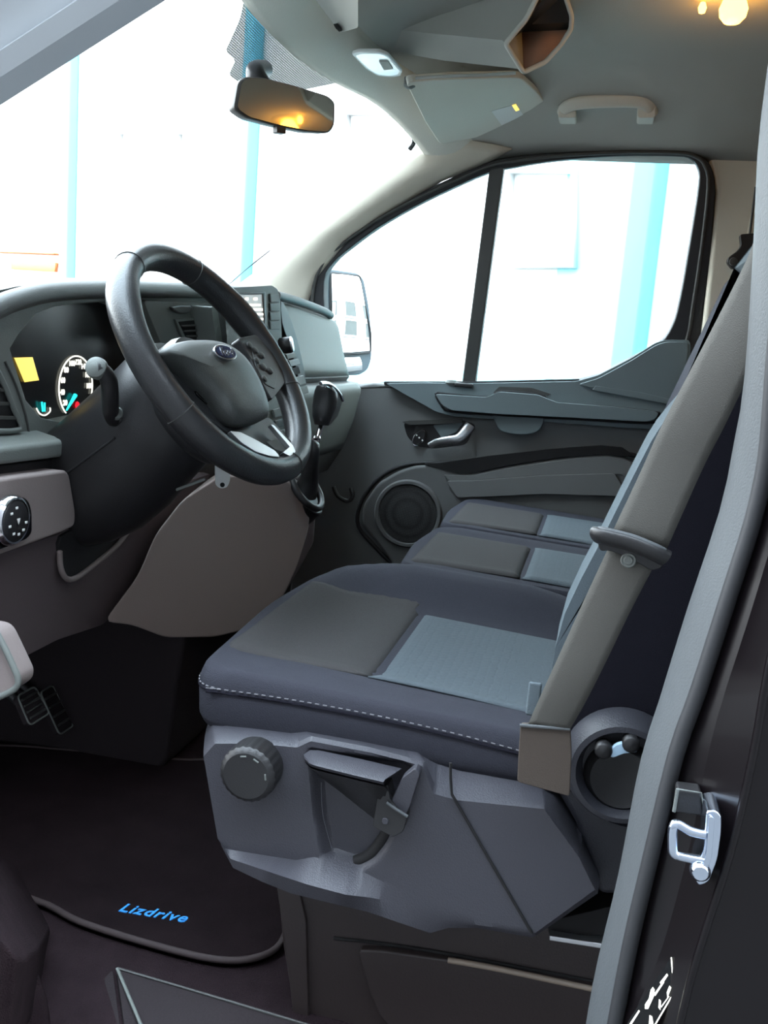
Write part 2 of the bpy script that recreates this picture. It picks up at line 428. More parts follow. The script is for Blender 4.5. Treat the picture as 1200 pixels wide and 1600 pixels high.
# near A-pillar (driver side): a faceted post running up and back
a0, a1 = at(-60, 168, x=-.84), at(260, -38, x=-.84)
ad = (a1-a0).normalized(); au = V((0, -ad.z, ad.y))*(-1 if ad.y < 0 else 1); 
def arail(offs, dx): return [a0-ad*.5+au*o+V((d, 0, 0)) for o, d in zip(offs, dx)]
prof = [(0, .03), (.004, .0), (.016, -.012), (.022, -.004), (.034, -.012), (.05, -.028), (.085, -.03), (.10, .0), (.09, .05), (.03, .06)]
r0 = [a0-ad*.45+au*o+V((d, 0, 0)) for o, d in prof]; kr = (1.27-r0[0].z)/ad.z; r1 = [p+ad*kr for p in r0]
loft('trim_3', [r0, r1], M('near_pillar_grey', (206, 212, 216), .45), None, kind='structure', ang=20)
prism('trim_17', [V((-.88, r1[0].y+.08, 1.215)), V((-.80, r1[0].y+.08, 1.215)), V((-.78, r1[0].y+.08, 1.30)), V((-.86, r1[0].y+.08, 1.31))], (0, -2.2-r1[0].y, 0), 'head_d', None, bevel=.012, kind='structure')
# far B-pillar trim, cream
bp_ = Q([(1104, 240), (1200, 243), (1300, 246), (1260, 640), (1080, 640), (1093, 560), (1108, 420), (1119, 300)], x=.80)
prism('trim_4', bp_, (.05, 0, 0), 'pillar', None, bevel=.012, kind='structure')
prism('trim_5', Q([(1100, 236), (1300, 240), (1300, 246), (1104, 243)], x=.79), (.03, 0, 0), 'head', None, bevel=.003, kind='structure')
# ================================================================== passenger door
DN = V((.60, 0, .08)).normalized(); DPL = (V((.86, 0, .66)), DN)
def dpl(off=0): return (V((.86+off, 0, .66)), DN)
D = thing('passenger_door', 'closed grey far-side door with window, speaker and silver handle', 'door', (.87, .2, .05))
X0 = .855
panel = [V((X0, .80, .004)), V((X0, .80, .60)), V((X0, .60, .655)), V((X0, -.335, .66)), V((X0, -.335, .004))]
prism('door_panel', panel, (.045, 0, 0), 'door', D, bevel=.008)
# window frame with rubber and glass
outer = [(474, 505), (478, 455), (500, 402), (530, 374), (580, 340), (640, 308), (700, 280), (760, 254), (800, 245), (860, 239), (960, 235), (1055, 235), (1092, 242), (1111, 260), (1118, 300), (1110, 400), (1100, 480), (1093, 545), (1075, 590), (1000, 606), (905, 608), (735, 607), (600, 607), (478, 605)]
inner = [(508, 520), (506, 440), (520, 411), (545, 389), (590, 356), (645, 324), (700, 297), (762, 270), (800, 262), (860, 252), (960, 244), (1055, 244), (1080, 249), (1091, 263), (1092, 290), (1078, 380), (1062, 470), (1050, 510), (1030, 537), (985, 560), (905, 595), (735, 599), (600, 600), (508, 599)]
O3 = sp(Q(outer, pl=dpl()), 3, True); I3 = sp(Q(inner, pl=dpl()), 3, True)
fr = frame('window_frame', O3, I3, (.045, 0, .006), 'seal', D, bevel=.004)
mid = [a.lerp(b, .45) for a, b in zip(O3, I3)]
tube('frame_lip', shift(mid, (-.004, 0, 0)), .0045, 'dash_dark', D, n=8, closed=True)
prism('window_pane', shift(Q(inner, pl=dpl()), DN*.02), DN*.003, 'glass', D, bevel=0)
prism('division_bar', Q([(765, 258), (788, 258), (742, 604), (721, 604)], pl=dpl(.0)), DN*.03, 'dash_dark', D, bevel=.004)
# trim under the glass
led = [(602, 599), (660, 598), (735, 599), (900, 596), (935, 586), (985, 560), (1025, 535), (1040, 531), (1076, 531), (1079, 538), (1077, 580), (1072, 640), (1050, 700), (1030, 672), (850, 659), (757, 654), (710, 651), (680, 643), (650, 626)]
prism('upper_trim', rc(Q(led, x=X0-.028), .008), (.04, 0, 0), 'door_t', D, bevel=.012, seg=4)
prism('corner_cap', rc(Q([(902, 601), (935, 591), (985, 564), (1025, 539), (1040, 534), (1074, 534), (1075, 545), (1066, 626), (1030, 624), (950, 612)], x=X0-.036), .012), (.02, 0, 0), 'door_t', D, bevel=.006)
prism('sill_rubber', Q([(600, 596), (735, 596), (905, 592), (905, 599), (735, 602), (600, 601)], x=X0-.004), (.01, 0, 0), 'seal', D, bevel=.001)
roll = [(680, 616), (700, 617), (760, 621), (780, 612), (840, 617), (870, 629), (960, 636), (1024, 643), (1029, 646), (1025, 654), (1012, 659), (900, 653), (780, 647), (705, 641), (690, 632)]
prism('armrest_roll', rc(Q(roll, x=X0-.052), .006), (.03, 0, 0), 'door_t', D, bevel=.012, seg=5)
tube('roll_piping', sp(Q([(681, 615), (700, 616), (762, 621), (782, 612), (842, 617), (870, 630), (960, 637), (1024, 644), (1030, 647), (1026, 655), (1012, 661), (900, 655), (780, 649), (705, 643), (689, 632)], x=X0-.032), 3, True), .0032, 'seal', D, n=6, closed=True)
prism('trim_ridge', Q([(930, 602), (1000, 612), (1060, 626), (1062, 636), (1000, 624), (925, 610)], x=X0-.037), (.02, 0, 0), 'door_t', D, bevel=.003)
prism('pull_recess', rc(Q([(780, 604), (832, 606), (862, 616), (842, 622), (785, 615), (770, 614)], x=X0-.0295), .004), (.01, 0, 0), 'dash_dark', D, bevel=.002)
cup = Q([(769, 647), (777, 668), (788, 676), (815, 680), (838, 676), (848, 664), (851, 651)], x=X0-.034)
prism('pull_cup', sp(cup, 3)+[cup[0]], (.05, 0, 0), 'door_t', D, bevel=.004)
# window switch / front end clip on the sill
lathe('sill_clip', at(705, 601, x=X0-.02), (0, 0, 1), [(.0, .0), (.013, .0), (.016, .005), (.012, .012), (0, .013)], 'dash', D)
box('sill_switch', at(725, 602, x=X0-.025), (.022, .05, .012), 'black', D, .004)
# inner handle
rec = rc(Q([(630, 660), (700, 657), (722, 656), (744, 664), (728, 694), (680, 700), (652, 698), (636, 682)], x=X0-.0015), .012)
prism('handle_recess', rec, (.01, 0, 0), 'black', D, bevel=.001)
prism('recess_shell', rc(Q([(676, 664), (724, 660), (712, 676), (690, 684)], x=X0-.0035), .006), (.01, 0, 0), 'door_t', D, bevel=.002)
prism('recess_brow', rc(Q([(628, 659), (640, 657), (722, 655), (722, 661), (640, 664)], x=X0-.012), .002), (.02, 0, 0), 'dash_dark', D, bevel=.003)
hb = sp([at(671, 696, x=X0-.018), at(684, 690, x=X0-.026), at(702, 687, x=X0-.03), at(716, 685, x=X0-.03), at(727, 675, x=X0-.026), at(735, 664, x=X0-.018)], 4)
nn = len(hb); rr = [((.008+.007*(i/nn)), .006) for i in range(nn)]
tube('door_handle', hb, rr, 'satin', D, n=14, up=(1, 0, 0), label='silver door handle')
lk = ell(at(655, 684, x=X0-.01), (0, .012, .006), (0, .012, -.020), 20)
b_ = prism('lock_switch', lk, (.012, 0, 0), 'black', D, bevel=.003)
tube('switch_ring', ell(at(655, 684, x=X0-.011), (0, .0125, .0065), (0, .0125, -.0205), 24), .0012, 'chrome', b_, n=6, closed=True)
for q in ((651, 680), (655, 684), (660, 688)):
    box('switch_mark', at(q[0], q[1], x=X0-.0115), (.001, .004, .004), 'white', b_, 0)
# lower half: proud moulding with storage slot
low = [(700, 727), (735, 739), (800, 727), (900, 712), (945, 709), (975, 713), (990, 725), (1020, 730), (1040, 900), (1000, 990), (660, 990), (612, 880), (590, 850), (565, 820), (566, 790), (590, 755), (620, 737), (650, 727)]
prism('lower_moulding', rc(Q(low, x=X0-.014), .02), (.03, 0, 0), 'door_l', D, bevel=.009, seg=4)
tube('moulding_seam', sp(Q([(1010, 716), (945, 704), (860, 709), (780, 719), (700, 723), (650, 724), (615, 733), (585, 754), (562, 790), (560, 822), (585, 853), (612, 880), (640, 905)], x=X0-.001), 4), .006, 'seal', D, n=8)
slot = [(662, 725), (690, 723), (760, 713), (860, 702), (940, 696), (972, 699), (990, 711), (975, 714), (945, 710), (860, 716), (790, 728), (735, 740), (715, 740), (690, 733)]
prism('storage_slot_shadow', rc(Q(slot, x=X0-.0165), .004), (.01, 0, 0), 'black_m', D, bevel=.001)  # black plate stands in for the shadow inside the pocket opening
pk = [(692, 742), (735, 744), (800, 731), (900, 716), (950, 713), (985, 722), (1000, 760), (970, 741), (850, 742), (740, 750), (706, 753)]
prism('pocket_pad', rc(Q(pk, x=X0-.019), .006), (.01, 0, 0), 'door', D, bevel=.004)
lip = [(697, 752), (740, 751), (850, 743), (960, 740), (985, 780), (960, 775), (850, 772), (740, 777), (715, 778)]
prism('pocket_lip', rc(Q(lip, x=X0-.026), .008), (.016, 0, 0), 'door', D, bevel=.006)
sc_ = at(637, 803, x=X0-.02)
sg = lathe('speaker_ring', sc_+V((.008, 0, 0)), (-1, 0, 0), [(.094, 0), (.094, .006), (.09, .011), (.083, .011), (.079, .003)], 'door_l', D, n=48)
s2 = lathe('speaker_grille', sc_+V((.006, 0, 0)), (-1, 0, 0), [(.081, 0), (.079, .006), (.04, .010), (.012, .0115), (0, .0117)], M('grille_mesh', (34, 32, 32), .6, bump=.9, cells=420.), D, n=48)

# ================================================================== door mirror outside
MN = V((-.58, -.81, .05)).normalized(); MC = at(545, 500, x=1.14); MPL = (MC, MN)
W = thing('door_mirror', 'dark door mirror outside the passenger window, reflecting grey windows', 'mirror', MC)
hs = rc(Q([(488, 424), (520, 421), (560, 427), (569, 437), (577, 480), (581, 520), (581, 560), (575, 578), (562, 586), (488, 588)], pl=MPL), .012)
prism('housing', hs, -MN*.08, M('mirror_housing', (70, 84, 94), .4), W, bevel=.012)
mcr = Q([(518, 427), (562, 432), (578, 548), (516, 553)], pl=(MC+MN*.006, MN))
e1 = V((-MN.y, MN.x, 0)).normalized()
def conv(c, bul):
    def f(u, v):
        p = c[0].lerp(c[1], v).lerp(c[3].lerp(c[2], v), u)
        return p+MN*bul*(1-(2*u-1)**2*.75-(2*v-1)**2*.25)
    return f
grid('mirror_glass', conv(mcr, .0085), 15, 15, 'mirror', W, solid=0)
lc = Q([(520, 560), (562, 558), (566, 578), (520, 584)], pl=(MC+MN*.006, MN))
grid('lower_mirror', conv(lc, .006), 9, 9, 'mirror', W, solid=0)
tube('glass_rim', rc(Q([(517, 426), (562, 431), (571, 480), (579, 520), (579, 551), (516, 555)], pl=(MC+MN*.006, MN)), .008), .0028, 'seal', W, n=6, closed=True)
prism('mirror_foot', Q([(480, 430), (512, 426), (512, 590), (480, 592)], pl=(MC+MN*.004-e1*.0, MN)), -MN*.05, M('mirror_foot', (58, 74, 84), .4), W, bevel=.008)

# ================================================================== seat belt of the far side
S = thing('seat_belt', 'far seat belt with black guide hanging on the cream pillar', 'seat belt', at(1165, 390, x=.79))
XB = .775
tube('track', Q([(1181, 292), (1176, 330), (1171, 370)], x=.798), .003, 'dash_dark', S, n=6)
prism('track_cover', rc(Q([(1182, 292), (1240, 292), (1236, 378), (1166, 372)], x=.797), .006), (.01, 0, 0), 'pillar', S, bevel=.003)
prism('guide', rc(Q([(1156, 366), (1181, 364), (1178, 378), (1168, 398), (1158, 418), (1144, 420), (1136, 410), (1138, 402), (1152, 392), (1158, 384)], x=XB-.005), .006), (.022, 0, 0), 'black', S, bevel=.004)
lathe('bolt', at(1146, 409, x=XB-.005), (-1, 0, 0), [(0, 0), (.010, 0), (.009, .006), (0, .007)], 'dash_dark', S, n=16)
prism('webbing', Q([(1146, 421), (1160, 420), (1110, 570), (1098, 560)], x=XB), (.002, 0, 0), 'belt', S, bevel=0)
# ================================================================== dashboard
T = thing('dashboard', 'grey moulded dashboard stretching below the windscreen to the far door', 'dashboard', (0, .8, .5))
ZT = [(-.86, .72), (-.72, .755), (-.62, .775), (-.5, .80), (-.28, .818), (0, .838), (.25, .852), (.41, .858), (.8, .833), (.84, .815)]
def zt(x):
    for (a, b), (c, d) in zip(ZT, ZT[1:]):
        if x <= c: return b+(d-b)*max(0, (x-a)/(c-a))
    return ZT[-1][1]
def dprof(x):
    z = zt(x)
    P = [(1.15, z-.03), (.85, z), (.722, z-.004), (.708, z-.022), (.695, .79), (.680, .735), (.657, .667), (.664, .656), (.634, .653), (.622, .635), (.638, .55), (.665, .47), (.70, .41), (1.15, .40)]
    Dv = [(1.15, z-.03), (.85, z), (.745, z-.004), (.765, z-.03), (.768, z-.06), (.768, .70), (.768, .625), (.75, .605), (.70, .59), (.695, .585), (.70, .56), (.705, .48), (.73, .40), (1.15, .36)]
    t = min(1, max(0, (x+.16)/.22)); t = t*t*(3-2*t)
    return [V((x, a[0]+(b[0]-a[0])*t, a[1]+(b[1]-a[1])*t)) for a, b in zip(Dv, P)]
xs = [-.84+1.655*i/42 for i in range(43)]
loft('dash_body', [dprof(x) for x in xs], 'dash_dark', T, closed=True, ang=50)
def on_prof(x, f, off):
    P = dprof(x); i = min(int(f), len(P)-2); p = P[i].lerp(P[i+1], f-i); return p+V((0, -off, off*.2))
def gl(u, v):
    x = .13+.675*v; e = 1 if 0 < v < 1 and 0 < u < 1 else 0
    return on_prof(x, 3.1+2.85*u, .001+.007*e)
grid('glovebox_lid', gl, 14, 26, 'dash', T, solid=.003)
def gl2(u, v):
    x = .19+.62*v; e = 1 if 0 < v < 1 and 0 < u < 1 else 0
    return on_prof(x, 8.05+2.9*u, .001+.004*e)
grid('lower_tray_cover', gl2, 12, 20, 'dash', T, solid=.003)
# soft roll along the top edge
tube('top_roll', sp(Q([(-60, 510), (0, 478), (40, 464), (80, 456), (150, 452), (230, 452), (330, 455), (390, 458)], y=.705), 5), (.014, .011), 'dash_dark', T, n=12)
tube('far_top_roll', sp(Q([(432, 462), (465, 471), (505, 486), (516, 493)], y=.698), 5), .010, 'dash_dark', T, n=12)
# instrument surround with the recessed cluster
so = [(-60, 560), (-60, 500), (0, 480), (60, 463), (110, 458), (170, 456), (260, 456), (345, 460), (352, 560), (345, 650), (130, 692), (0, 706), (-60, 706)]
si = [(17, 545), (30, 523), (58, 490), (85, 480), (110, 476), (180, 471), (235, 491), (264, 516), (240, 560), (200, 640), (105, 661), (66, 653), (42, 625)]
S1 = Q(so, y=.712); S2 = sp(Q(si, y=.712), 1, True)
frame('instrument_surround', S1, S2, (0, .055, 0), 'dash', T, bevel=.004)
cc = sum(S2, V())/len(S2)
lens = [V((cc.x+(p.x-cc.x)*1.12+.01, .752, cc.z+(p.z-cc.z)*1.12)) for p in S2]
clu = prism('instrument_cluster', lens, (0, .01, 0), 'lens', T, bevel=0)
YC = .750
p1, p2, p3 = at(103, 645, y=YC), at(106, 563, y=YC), at(143, 616, y=YC)
def circ(a, b, c):
    ax, ay, bx, by, cx, cy = a.x, a.z, b.x, b.z, c.x, c.z
    d = 2*(ax*(by-cy)+bx*(cy-ay)+cx*(ay-by))
    ux = ((ax*ax+ay*ay)*(by-cy)+(bx*bx+by*by)*(cy-ay)+(cx*cx+cy*cy)*(ay-by))/d
    uz = ((ax*ax+ay*ay)*(cx-bx)+(bx*bx+by*by)*(ax-cx)+(cx*cx+cy*cy)*(bx-ax))/d
    return V((ux, a.y, uz))
g = circ(p1, p2, p3); gr = (p1-g).length
def ga(p): return math.atan2(p.z-g.z, p.x-g.x)
A0, A1 = ga(p1), ga(p3)
if A0 < 0: A0 += 2*math.pi
def gp(a, r, off=0): return g+V((math.cos(a)*r, -off, math.sin(a)*r))
tube('speed_scale', [gp(A0+(A1-A0)*i/30, gr) for i in range(31)], .0012, 'dial', clu, n=5)
for i, s in enumerate(('20', '40', '60', '80', '100', '120', '140', '160', '180')):
    text('numeral', s, gp(A0+(A1-A0)*(i+.6)/9.2, gr*.80), (1, 0, 0), (0, 0, 1), .011, 'dial', clu, bold=.0003)
tube('speed_needle', [at(104, 641, y=YC-.002), at(118, 617, y=YC-.002)], [.0012, .0032], 'cyan', clu, n=6)
lathe('warning_lamp', at(120.5, 633, y=YC), (0, -1, 0), [(0, 0), (.0055, 0), (.005, .001), (0, .001)], 'red', clu, n=16)
tube('small_scale', sp(Q([(57, 638), (62, 646), (70, 649), (78, 643), (78, 637)], y=YC), 4), .0011, 'dial', clu, n=5)
tube('small_needle', Q([(67, 643), (65.5, 628)], y=YC-.002), .0014, 'cyan', clu, n=5)
tube('small_needle', Q([(70, 643), (70, 629)], y=YC-.002), .0012, 'cyan', clu, n=5)
prism('amber_display', Q([(22, 559), (50, 558), (60, 594), (38, 597)], y=YC), (0, -.001, 0), 'amber', clu, bevel=0)
# left edge vent
vt = prism('side_vent', Q([(-60, 582), (0, 584), (30, 668), (-60, 672)], y=.7115), (0, -.004, 0), 'black', T, bevel=.002)
tube('vent_edge', sp(Q([(-6, 575), (8, 604), (22, 640), (31, 671), (-30, 673)], y=.704), 3), .0035, 'dash', vt, n=8)
for k in (0, 1, 2): prism('slat', Q([(-60, 604+k*22), (8+k*8, 606+k*22), (10+k*8, 612+k*22), (-60, 610+k*22)], y=.708), (0, -.004, 0), 'dash_dark', vt, bevel=.001)
tube('surround_seam', sp(Q([(8, 565), (24, 600), (40, 648), (47, 690)], y=.711), 3), .0016, 'dash_dark', T, n=6)
# ledge, switch panel, light switch
prism('ledge', Q([(-60, 706), (0, 700), (104, 688), (136, 700), (128, 712), (0, 728), (-60, 735)], y=.668), (0, .06, .012), 'dash', T, bevel=.006)
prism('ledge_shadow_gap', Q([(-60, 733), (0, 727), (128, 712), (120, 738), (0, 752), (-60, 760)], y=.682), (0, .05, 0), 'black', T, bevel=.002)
prism('switch_panel', rc(Q([(-60, 757), (40, 743), (108, 734), (114, 770), (119, 800), (118, 822), (98, 832), (0, 868), (-60, 884)], y=.655), .012), (0, .06, 0), 'dash_low', T, bevel=.008)
bz = prism('switch_bezel', rc(Q([(-30, 786), (8, 777), (34, 776), (42, 784), (46, 800), (46, 832), (38, 842), (0, 857), (-30, 866)], y=.652), .008), (0, -.004, 0), 'gloss', T, bevel=.002)
kc, ka, kb = at(17, 813, y=.645), V((.024, 0, 0)), V((0, 0, .031))
kc.x = at(18, 813, y=.645).x
e0 = at(36, 813, y=.645)-kc
lathe('switch_ring', kc+V((0, .004, 0)), (0, -1, 0), [(.030, 0), (.030, .006), (.027, .010), (.025, .010), (.024, .004)], 'chrome', bz, n=40)
lathe('switch_knob', kc+V((0, .004, 0)), (0, -1, 0), [(.0255, 0), (.025, .008), (.022, .011), (0, .012)], 'black', bz, n=40)
for i, an in enumerate((100, 140, 195, 240, 275, 310, 345)):
    a = math.radians(an)
    box('switch_icon', kc+V((math.cos(a)*.016, -.0088, math.sin(a)*.016)), (.004, .001, .0028), 'white', bz, 0)
prism('pointer', [kc+V((-.003, -.0088, .003)), kc+V((.003, -.0088, .003)), kc+V((0, -.0088, -.004))], (0, -.001, 0), 'white', bz, bevel=0)
# knee panels
prism('knee_panel', rc(Q([(-60, 890), (0, 866), (98, 832), (140, 800), (330, 740), (260, 860), (200, 930), (162, 976), (90, 1000), (32, 1030), (-60, 1060)], pl=plane3(V((-.6, .67, .50)), V((-.2, .67, .50)), V((-.4, .70, .30)))), .01), (0, .05, .01), 'dash_knee', T, bevel=.006)
prism('knee_pocket', sp(Q([(96, 838), (130, 822), (200, 795), (212, 812), (190, 842), (150, 876), (118, 900), (104, 905), (95, 890), (93, 862)], pl=plane3(V((-.6, .665, .50)), V((-.2, .665, .50)), V((-.4, .695, .30)))), 2, True), (0, .01, 0), 'black_m', T, bevel=.001)
tube('pocket_lip', sp(Q([(93, 862), (95, 888), (104, 904), (120, 902), (150, 880), (185, 850), (205, 822)], pl=plane3(V((-.6, .661, .50)), V((-.2, .661, .50)), V((-.4, .691, .30)))), 4), .004, 'dash_low', T, n=8)
# centre console flank, runs from knee panel to the gear lever
HP = plane3(V((-.39, .68, .31)), V((.10, .52, .43)), at(430, 958, y=.545))
hf = [(345, 742), (440, 745), (478, 772), (487, 790), (478, 840), (462, 890), (430, 957), (385, 985), (335, 997), (258, 998), (232, 988), (206, 978), (160, 973), (215, 900), (242, 835), (285, 780)]
prism('console_flank', rc(Q(hf, pl=HP), .02), (.2, .05, 0), 'flank', T, bevel=.012, seg=5)
prism('console_end', Q([(440, 745), (500, 735), (496, 790), (492, 850), (470, 890), (432, 955), (425, 900), (465, 800)], pl=(HP[0]+V((.03, .03, 0)), HP[1])), (.2, .14, 0), 'dash_knee', T, bevel=.012)
# footwell of the far side
tube('far_footwell_handle', sp(Q([(521, 760), (528, 775), (543, 783), (551, 775), (548, 762)], x=.80), 3), .006, 'dash_dark', T, n=8)
# panel left of the screen with hazard tray and vent
prism('centre_panel', rc(Q([(224, 470), (330, 474), (340, 500), (346, 560), (350, 640), (230, 640), (255, 545)], y=.700), .01), (0, .05, 0), 'dash', T, bevel=.006)
prism('tray_lid', sp(Q([(262, 479), (292, 477), (294, 485), (285, 490), (272, 489)], y=.699), 2, True), (0, -.008, 0), 'dash_dark', T, bevel=.003)
cv = prism('centre_vent', Q([(277, 502), (314, 498), (330, 530), (290, 532)], y=.699), (0, -.003, 0), 'black_m', T, bevel=.001)
frame('vent_frame', Q([(274, 499), (316, 495), (335, 533), (288, 535)], y=.696), Q([(279, 503), (312, 500), (327, 529), (292, 530)], y=.696), (0, .006, 0), 'dash', cv, bevel=.001)
for k in range(3): prism('slat', Q([(281+k*4, 508+k*8), (316+k*4, 506+k*8), (317+k*4, 509+k*8), (282+k*4, 511+k*8)], y=.697), (0, -.004, 0), 'dash_dark', cv, bevel=0)
prism('panel_edge', rc(Q([(330, 478), (340, 484), (346, 520), (350, 560), (340, 560), (336, 520)], y=.66), .006), (0, .05, 0), 'dash', T, bevel=.004)
prism('panel_gap', Q([(340, 484), (352, 480), (366, 560), (346, 560)], y=.675), (0, .04, 0), 'black', T, bevel=.001)
# screen and controls
YS = .61
sh = prism('screen_housing', rc(Q([(346, 450), (425, 446), (434, 452), (438, 470), (441, 545), (356, 548), (352, 500)], y=YS), .008), (.14, .05, .005), 'dash', T, bevel=.006)
sc = prism('screen', Q([(366, 461), (411, 460), (414, 512), (374, 512)], y=YS-.0005), (0, -.002, 0), 'screen', sh, bevel=0)
frame('screen_frame', Q([(362, 458), (415, 456), (418, 514), (370, 515)], y=YS-.004), Q([(366, 461), (411, 460), (414, 512), (374, 512)], y=YS-.004), (0, .004, 0), 'dash_dark', sh, bevel=0)
for (x0, y0, x1, y1) in ((383, 465, 388, 469), (396, 465, 402, 469), (382, 475, 407, 478), (384, 482, 410, 485.5), (389, 489.5, 411, 492.5), (392, 497, 411, 500)):
    prism('text_line', Q([(x0, y0), (x1, y0), (x1, y1), (x0, y1)], y=YS-.003), (0, -.0006, 0), 'screen_txt', sc, bevel=0)
for k in range(4):
    y0 = 459+k*14.2
    prism('screen_button', Q([(420, y0), (434, y0), (435, y0+13), (421, y0+13)], y=YS-.0005), (0, -.003, 0), 'dash', sh, bevel=.0012)
CPN = plane3(at(420, 546, y=.612), at(441, 546, y=.612), at(470, 690, y=.575))
prism('control_panel', rc(Q([(400, 546), (441, 545), (454, 566), (470, 606), (480, 640), (487, 705), (430, 690), (405, 620)], pl=CPN), .004), (0, .05, 0), 'dash', T, bevel=.005)
CPL = (CPN[0]-V((0, .002, 0)), CPN[1])
for q, m_ in (([(444, 553), (459, 551), (461, 558), (447, 561)], 'dash'), ([(448, 563), (464, 560), (467, 569), (452, 573)], 'black'), ([(452, 576), (464, 573), (467, 583), (457, 587)], 'black_m'), ([(457, 590), (472, 586), (476, 599), (463, 603)], 'dash'), ([(463, 606), (477, 602), (480, 613), (467, 617)], 'dash'),
              ([(424, 640), (444, 634), (447, 648), (427, 653)], 'dash'), ([(427, 657), (447, 652), (449, 664), (429, 668)], 'dash_dark'), ([(432, 673), (447, 669), (450, 690), (436, 694)], 'dash'), ([(450, 667), (464, 664), (467, 684), (453, 688)], 'dash'), ([(450, 646), (468, 640), (471, 653), (453, 659)], 'dash_dark')):
    prism('control_button', Q(q, pl=CPL), (0, -.004, 0), m_, T, bevel=.0012)
vk = at(436, 541, y=.60)
kd = V((.25, -.93, .22))
lathe('volume_knob', vk, kd, [(.012, 0), (.0155, .004), (.015, .022), (.013, .024)], 'black', T, n=28)
lathe('knob_face', vk+kd.normalized()*.0225, kd, [(.0148, 0), (.0148, .003), (.011, .005), (0, .004)], 'satin', T, n=28, label='silver knob face')
prism('stack_edge', sp(Q([(439, 470), (449, 484), (462, 520), (472, 560), (479, 600), (479, 636), (474, 634), (468, 600), (460, 565), (449, 530), (441, 505)], y=.635), 2, True), (0, .03, 0), 'black', T, bevel=.002)

# ================================================================== steering column and wheel
WC = V((-.456, .492, .713)); TL = .631; YW = -.13
CA = V((0, -math.cos(TL), math.sin(TL))); CX = V((1, 0, 0)); CY = V((0, math.sin(TL), math.cos(TL)))   # column axes
WA = V((math.sin(YW)*math.cos(TL), -math.cos(YW)*math.cos(TL), math.sin(TL))); WX = V((math.cos(YW), math.sin(YW), 0)); WY = WA.cross(WX)
def wp_(a, r, off=0): return WC+(WX*math.cos(a)+WY*math.sin(a))*r+WA*off
CO = thing('steering_column', 'black steering column shroud behind the wheel with its stalk', 'steering column', WC-CA*.2)
rg = []
for s, rx, ru, rd_ in ((.055, .070, .066, .085), (.075, .084, .075, .098), (.12, .086, .066, .108), (.17, .084, .058, .122), (.22, .082, .052, .128), (.27, .078, .048, .122), (.33, .07, .042, .10)):
    c = WC-CA*s
    rg.append([c+CX*rx*math.cos(2*math.pi*k/32)+CY*(ru if math.sin(2*math.pi*k/32) > 0 else rd_)*math.sin(2*math.pi*k/32) for k in range(32)])
loft('shroud', rg, 'black', CO, ang=60)
lathe('hub_cover', WC-CA*.015-CY*.032-CX*.006, -CA, [(.05, 0), (.084, .004), (.088, .014), (.086, .05), (.075, .062)], 'leather', CO, n=48)
tube('shroud_seam', [rg[3][k]+(rg[3][k]-(WC-CA*.17)).normalized()*.0005+(rg[4][k]-rg[3][k])*j for k, j in ((17, -.6), (17, 0), (17, .6), (17, 1.2))], .0016, 'black_m', CO, n=6)
stk = sp([at(191, 652, x=-.535), at(178, 655, x=-.54), at(173, 640, x=-.56), at(172, 615, x=-.575), at(169, 592, x=-.585), at(158, 578, x=-.595), at(150, 576, x=-.60)], 5)
tube('indicator_stalk', stk, [.0085+.002*math.sin(i/len(stk)*3) for i in range(len(stk))], 'black', CO, n=14)
ks = at(150, 574, x=-.60); kv = (CAM-ks).normalized()+V((.2, .4, .2))
lathe('stalk_end', ks+kv.normalized()*-.004, kv, [(.012, -.008), (.0135, 0), (.0125, .006), (.008, .009), (0, .0095)], 'dash', CO, n=24)
lathe('stalk_button', at(182, 646, x=-.552), (-.7, -.7, .1), [(.008, -.004), (.0085, .002), (.006, .006), (0, .007)], 'dash', CO, n=20)
box('column_latch', at(298, 757, x=-.47), (.004, .045, .004), 'dash', CO, .001, rot=Matrix.Rotation(math.radians(-25), 3, 'X'))

SW = thing('steering_wheel', 'black leather steering wheel with four spokes and oval badge', 'steering wheel', WC)
R0 = .1625
rim = []; N = 96
for i in range(N):
    a = 2*math.pi*i/N
    gb = math.exp(-((math.degrees(a)-30)/13)**2)+math.exp(-((math.degrees(a)-150)/13)**2)
    rr_ = .0180+.0016*gb
    er = WX*math.cos(a)+WY*math.sin(a)
    rim.append([WC+er*(R0+rr_*math.cos(2*math.pi*k/18))+WA*rr_*1.08*math.sin(2*math.pi*k/18) for k in range(18)])
loft('rim', rim+[rim[0]], 'leather', SW, caps=False, ang=80)
for an in (205, 283, 66, -15, 122):
    a = math.radians(an); er = WX*math.cos(a)+WY*math.sin(a)
    tube('rim_seam', [WC+er*(R0+.0184*math.cos(2*math.pi*k/20))+WA*.0184*1.08*math.sin(2*math.pi*k/20) for k in range(20)], .0007, 'dash_dark', SW, n=5, closed=True)
HPL = (WC+WA*.028, WA)
hub = [(256, 545), (275, 533), (300, 527), (330, 527), (358, 534), (385, 553), (405, 582), (420, 615), (426, 640), (420, 650), (398, 657), (378, 655), (362, 642), (345, 618), (322, 593), (298, 571), (272, 555)]
h0 = sp(Q(hub, pl=HPL), 3, True); hc = sum(h0, V())/len(h0)
loft('airbag_cover', [[hc+(p-hc)*.90-WA*.03 for p in h0], [hc+(p-hc)*.985-WA*.018 for p in h0], [hc+(p-hc)*1.0-WA*.008 for p in h0], [hc+(p-hc)*.93-WA*.001 for p in h0], [hc+(p-hc)*.75+WA*.004 for p in h0], [hc+(p-hc)*.3+WA*.006 for p in h0]], 'hub', SW, ang=70)
